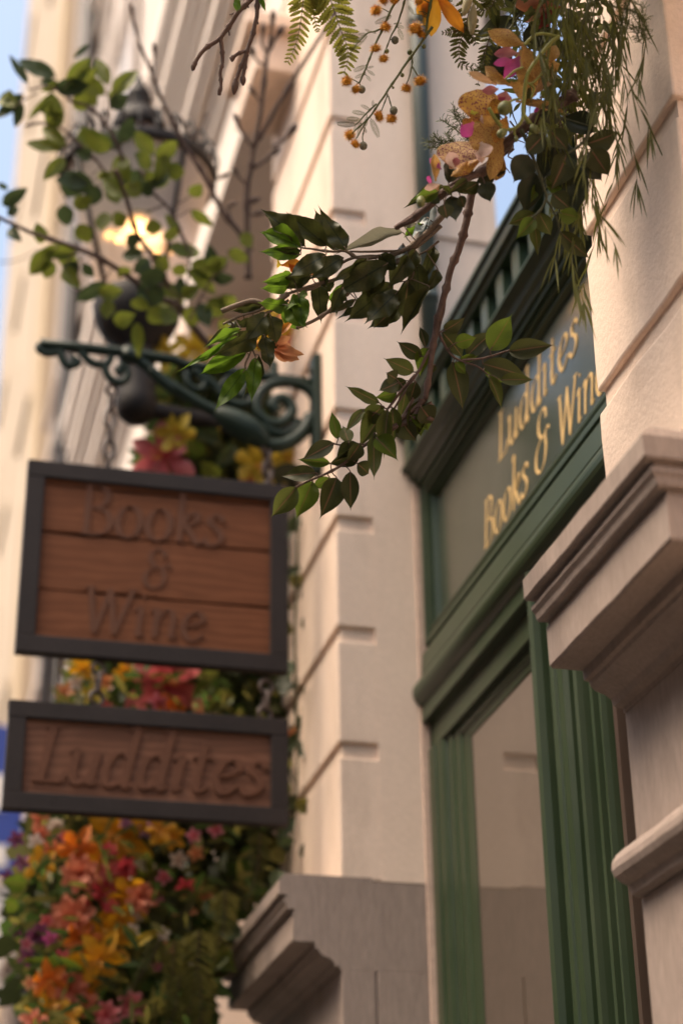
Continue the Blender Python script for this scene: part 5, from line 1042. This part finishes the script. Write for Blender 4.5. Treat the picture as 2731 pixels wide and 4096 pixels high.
# wire frame the column is built on
wf = thing('column_frame', (1.1, 6.45, 0), 'wire frame inside the flower column, mostly hidden by leaves', 'frame')
for x in (.55, .85, 1.15): part('upright', MB().tube([(x, 6.5, 0), (x+.03, 6.5, 4.6)], .012, 6), M_IRON, wf)
part('crossbar', MB().tube([(.5, 6.5, 2.2), (1.4, 6.5, 2.2)], .010, 6).tube([(.5, 6.5, 3.6), (1.4, 6.5, 3.6)], .010, 6), M_IRON, wf)
T5 = crop(0, 3200, 2.24); T7 = crop(0, 3072, 1.1487); U7 = crop(200, 2600, 1.479)
FL = []
def F(c, k, *its): 
    for x, y, r, colr, typ in its: px = c(x, y); FL.append((px[0], px[1], r/k, colr, typ))
F(T5, 2.24, (700, 440, 135, 'tangerine', 'lily'), (640, 1060, 150, 'coral', 'bloom'), (440, 1620, 115, 'tangerine', 'lily'), (740, 1250, 115, 'tangerine', 'lily'), (720, 660, 120, 'coral', 'bloom'), (1050, 320, 200, 'gold', 'lily'), (880, 570, 125, 'gold', 'lily'), (360, 570, 105, 'gold', 'lily'),
  (1180, 870, 140, 'gold', 'lily'), (1050, 1060, 115, 'gold', 'lily'), (950, 1280, 180, 'gold', 'lily'), (900, 1430, 160, 'gold', 'lily'), (800, 1610, 120, 'gold', 'lily'), (430, 1890, 115, 'gold', 'lily'), (970, 470, 95, 'crimson', 'bloom'), (1130, 610, 105, 'crimson', 'bloom'), (990, 650, 115, 'pinkred', 'bloom'),
  (950, 820, 105, 'crimson', 'lily'), (1270, 870, 100, 'coral', 'bloom'), (1000, 950, 70, 'crimson', 'small'), (1170, 1850, 145, 'pinkred', 'bloom'), (950, 1930, 135, 'pinkred', 'bloom'), (620, 1700, 120, 'coral', 'bloom'), (560, 1420, 90, 'crimson', 'small'), (1470, 690, 75, 'rose', 'small'), (1450, 930, 70, 'rose', 'small'),
  (1460, 1200, 66, 'white', 'small'), (1410, 1490, 50, 'rose', 'small'), (150, 350, 80, 'plum', 'small'), (200, 560, 80, 'plum', 'small'), (70, 690, 70, 'plum', 'small'), (340, 1210, 125, 'plum', 'bloom'), (250, 1410, 90, 'plum', 'small'), (450, 1240, 75, 'pink', 'small'), (1300, 250, 95, 'lilac', 'bloom'), (1130, 210, 66, 'lilac', 'small'),
  (320, 370, 75, 'white', 'small'), (500, 240, 85, 'white', 'bloom'), (960, 1140, 66, 'white', 'small'), (1220, 1040, 66, 'white', 'small'), (1190, 1170, 66, 'white', 'small'), (360, 170, 60, 'coral', 'small'), (370, 300, 60, 'coral', 'small'), (460, 440, 66, 'coral', 'small'), (580, 320, 60, 'pinkred', 'small'), (1430, 260, 95, 'gold', 'lily'), (1540, 330, 80, 'gold', 'lily'),
  (420, 1080, 66, 'pinkred', 'small'), (770, 930, 60, 'crimson', 'small'), (600, 1600, 90, 'coral', 'small'), (720, 1740, 90, 'tangerine', 'small'), (780, 1830, 80, 'coral', 'small'), (270, 1640, 66, 'peach', 'small'), (1500, 1330, 46, 'coral', 'small'), (600, 1940, 100, 'gold', 'small'), (300, 1990, 90, 'coral', 'small'), (150, 1170, 60, 'plum', 'small'), (240, 1290, 66, 'rose', 'small'))
F(T7, 1.1487, (900, 390, 40, 'peach', 'small'), (890, 310, 36, 'rose', 'small'), (900, 540, 44, 'peach', 'small'), (940, 580, 40, 'peach', 'small'), (850, 545, 44, 'crimson', 'small'), (850, 650, 56, 'peach', 'small'), (820, 420, 44, 'white', 'small'), (990, 280, 40, 'rose', 'small'))
F(U7, 1.479, (690, 200, 170, 'pinkred', 'lily'), (720, 345, 60, 'tangerine', 'lily'), (550, 125, 50, 'tangerine', 'small'), (195, 110, 56, 'gold', 'lily'), (90, 245, 60, 'peach', 'small'), (150, 190, 50, 'white', 'small'), (320, 180, 60, 'peach', 'small'), (500, 130, 44, 'white', 'small'), (640, 310, 60, 'rose', 'small'), (440, 130, 44, 'gold', 'small'), (330, 330, 40, 'pinkred', 'small'), (960, 350, 36, 'white', 'small'), (260, 260, 50, 'yellow', 'small'), (880, 350, 40, 'peach', 'small'), (1430, 510, 60, 'peach', 'small'))
F(t6, 2.24, (100, 1400, 200, 'pinkred', 'lily'), (960, 1470, 150, 'yellow', 'lily'), (1220, 1430, 160, 'yellow', 'lily'), (230, 1190, 130, 'yellow', 'lily'), (400, 440, 130, 'yellow', 'lily'), (130, 470, 110, 'yellow', 'lily'), (1290, 200, 120, 'yellow', 'lily'), (1160, 1225, 55, 'tangerine', 'small'), (1210, 1240, 50, 'rose', 'small'), (300, 560, 60, 'red', 'small'), (880, 1640, 60, 'coral', 'small'), (1130, 1660, 60, 'yellow', 'small'), (560, 1170, 60, 'yellow', 'small'), (1010, 1640, 70, 'yellow', 'small'))
F(t6, 2.24, (1220, 280, 90, 'coral', 'lily'), (1150, 120, 90, 'yellow', 'lily'), (1040, 330, 100, 'yellow', 'lily'))
NAMES = {'tangerine': 'tangerine', 'coral': 'coral', 'gold': 'marigold yellow', 'crimson': 'crimson', 'pinkred': 'pink red', 'rose': 'rose pink', 'white': 'blush white', 'plum': 'plum', 'pink': 'magenta', 'lilac': 'lilac', 'peach': 'peach', 'yellow': 'yellow', 'red': 'deep red'}
ORD = ['topmost', 'second highest', 'third highest', 'fourth highest', 'fifth highest', 'sixth highest', 'seventh highest', 'eighth highest', 'ninth highest', 'tenth highest', 'eleventh highest', 'twelfth highest', 'thirteenth highest', 'fourteenth highest', 'fifteenth highest', 'sixteenth highest', 'seventeenth highest', 'eighteenth highest']
KIND = {'lily': ('lily_flower', 'lily'), 'bloom': ('full_blossom', 'full blossom'), 'small': ('small_blossom', 'small blossom')}
groups = {}
for f_ in FL: groups.setdefault((f_[3], f_[4]), []).append(f_)
for (colr, typ), fs_ in groups.items():
    fs_.sort(key=lambda f: f[1])
    for i, (px, py, r, _, _) in enumerate(fs_):
        Y = YF+rr.uniform(-.07, .05); c = onY(px, py, Y); d = (c-EYE).dot(fwd); R_ = r*MPX(d)*(1.38 if colr in ('gold', 'tangerine', 'coral', 'yellow') or typ == 'lily' else .92)
        nm, kd = KIND[typ]; only = len(fs_) == 1
        lab = f'{"only" if only else ORD[i]} {NAMES[colr]} {kd} in the tall flower column on the far pilaster'
        t = thing(nm, tuple(c), lab, 'flower', 'flowers in the tall column')
        face = (-(c-EYE).normalized()+Vector((rr.uniform(-.45, .15), rr.uniform(-.3, .1), rr.uniform(-.5, .25)))).normalized()
        u1 = face.orthogonal().normalized(); u2 = face.cross(u1); a0 = rr.uniform(0, 2*pi)
        if typ == 'lily':
            for j in range(6):
                a = a0+j*pi/3; dv = (u1*cos(a)+u2*sin(a)); put(t, PET, PM[colr], c-face*R_*.25, c+dv*R_*(1.05 if j % 2 else .95)+face*R_*.10, R_*.46, rr.uniform(-.2, .2), 'petal', facing=face)
            mb = MB()
            for j in range(5):
                a = rr.uniform(0, 6.28); e = c+face*R_*.45+(u1*cos(a)+u2*sin(a))*R_*.2; mb.tube([c-face*R_*.2, (c+e)/2, e], R_*.022, 4); mb.lathe([(0, -R_*.05), (R_*.035, 0), (0, R_*.05)], Matrix.Translation(e), 6)
            part('stamens', mb, POMC, t)
        elif typ == 'bloom':
            for ring_, (n, ln, up) in enumerate(((8, 1.0, .05), (6, .75, .30), (4, .45, .5))):
                for j in range(n):
                    a = a0+ring_*.4+j*2*pi/n; dv = (u1*cos(a)+u2*sin(a)); put(t, RND, PM[colr], c-face*R_*.15, c+dv*R_*ln+face*R_*up, R_*.42, rr.uniform(-.2, .2), 'petal', facing=face)
        else:
            for j in range(5):
                a = a0+j*2*pi/5; dv = (u1*cos(a)+u2*sin(a)); put(t, RND, PM[colr], c-face*R_*.1, c+dv*R_+face*R_*.2, R_*.52, rr.uniform(-.2, .2), 'petal', facing=face)
            part('eye', MB().lathe([(0, -R_*.1), (R_*.16, 0), (0, R_*.14)], Matrix.Translation(c+face*R_*.02), 8), POMC, t)
# larger leaves that stand out in the column
B = Branch('column_greenery', 'broad leaves standing out among the blossoms of the tall flower column', 'leaves', 6.4, onY(600, 3600, YF))
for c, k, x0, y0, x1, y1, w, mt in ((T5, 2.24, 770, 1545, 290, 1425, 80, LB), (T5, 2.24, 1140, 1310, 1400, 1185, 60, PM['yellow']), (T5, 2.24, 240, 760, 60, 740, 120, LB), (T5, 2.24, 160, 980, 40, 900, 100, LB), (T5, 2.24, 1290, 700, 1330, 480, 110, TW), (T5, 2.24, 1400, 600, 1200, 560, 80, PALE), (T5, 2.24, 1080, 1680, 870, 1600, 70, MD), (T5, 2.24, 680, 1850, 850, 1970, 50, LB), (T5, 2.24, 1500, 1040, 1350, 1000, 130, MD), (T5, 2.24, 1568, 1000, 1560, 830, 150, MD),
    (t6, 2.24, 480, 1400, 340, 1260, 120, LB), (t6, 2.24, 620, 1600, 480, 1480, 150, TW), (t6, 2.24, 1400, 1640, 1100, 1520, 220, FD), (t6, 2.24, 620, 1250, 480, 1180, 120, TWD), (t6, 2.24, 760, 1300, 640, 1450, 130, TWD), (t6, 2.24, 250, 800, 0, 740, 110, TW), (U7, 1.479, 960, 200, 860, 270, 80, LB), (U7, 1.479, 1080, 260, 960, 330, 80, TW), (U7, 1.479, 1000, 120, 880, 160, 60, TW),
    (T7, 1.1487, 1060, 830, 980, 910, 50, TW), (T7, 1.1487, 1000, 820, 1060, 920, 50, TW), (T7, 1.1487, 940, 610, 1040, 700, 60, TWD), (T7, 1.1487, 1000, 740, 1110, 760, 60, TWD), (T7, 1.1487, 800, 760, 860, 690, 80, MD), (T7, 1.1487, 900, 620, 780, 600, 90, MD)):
    px0, px1 = c(x0, y0), c(x1, y1); put(B.t, OVAL, mt, onY(*px0, YF-.02), onY(*px1, YF-.06), w/k*MPX(6.4), None, 'leaf')
for i in range(46):
    y = RNG.uniform(2050, 3500); x = RNG.uniform(1120, 1215)+(30 if 2750 < y < 3000 else 0)
    p = onY(x, y, RNG.uniform(5.9, 6.2)); e = p+Vector((RNG.uniform(-.08, .07), RNG.uniform(-.06, .0), RNG.uniform(-.09, .06))); put(B.t, OVAL, RNG.choice([TWD, FOL1, FOL1, TWD, FOL2]), p, e, RNG.uniform(.03, .05), None, 'leaf')
B.stem(crop(0, 0, 1), [(1195, 2050), (1180, 2600), (1190, 3100), (1150, 3500)], 6, 5); B.done(OSTEM)
FERNC = leafmat('olive_fern_pinna', (.12, .115, .025), (.19, .175, .045), (.06, .05, .02), (.1, .09, .03), .3, .3, .6)
# feathery ferns low on the right of the column
for i, (x0, y0, x1, y1, ln) in enumerate(((800, 3720, 720, 4200, 95), (720, 3900, 640, 4200, 80), (800, 3900, 770, 4250, 80), (640, 3760, 500, 3990, 60), (900, 3560, 850, 3860, 70), (1040, 3330, 980, 3640, 60), (700, 3760, 640, 4060, 60))):
    px = crop(0, 0, 1); L = [(x0, y0), ((x0+x1)/2+20, (y0+y1)/2-10), (x1, y1)]
    fern(['tallest', 'second', 'third', 'small arching grey', 'fourth', 'dark upper', 'slim'][i]+' feathery fern low on the right side of the tall flower column', px, 1, L, ln, 6.0, FERNC if i in (0, 1, 2, 4, 6) else FERND, (x0, y0), 22, .13)
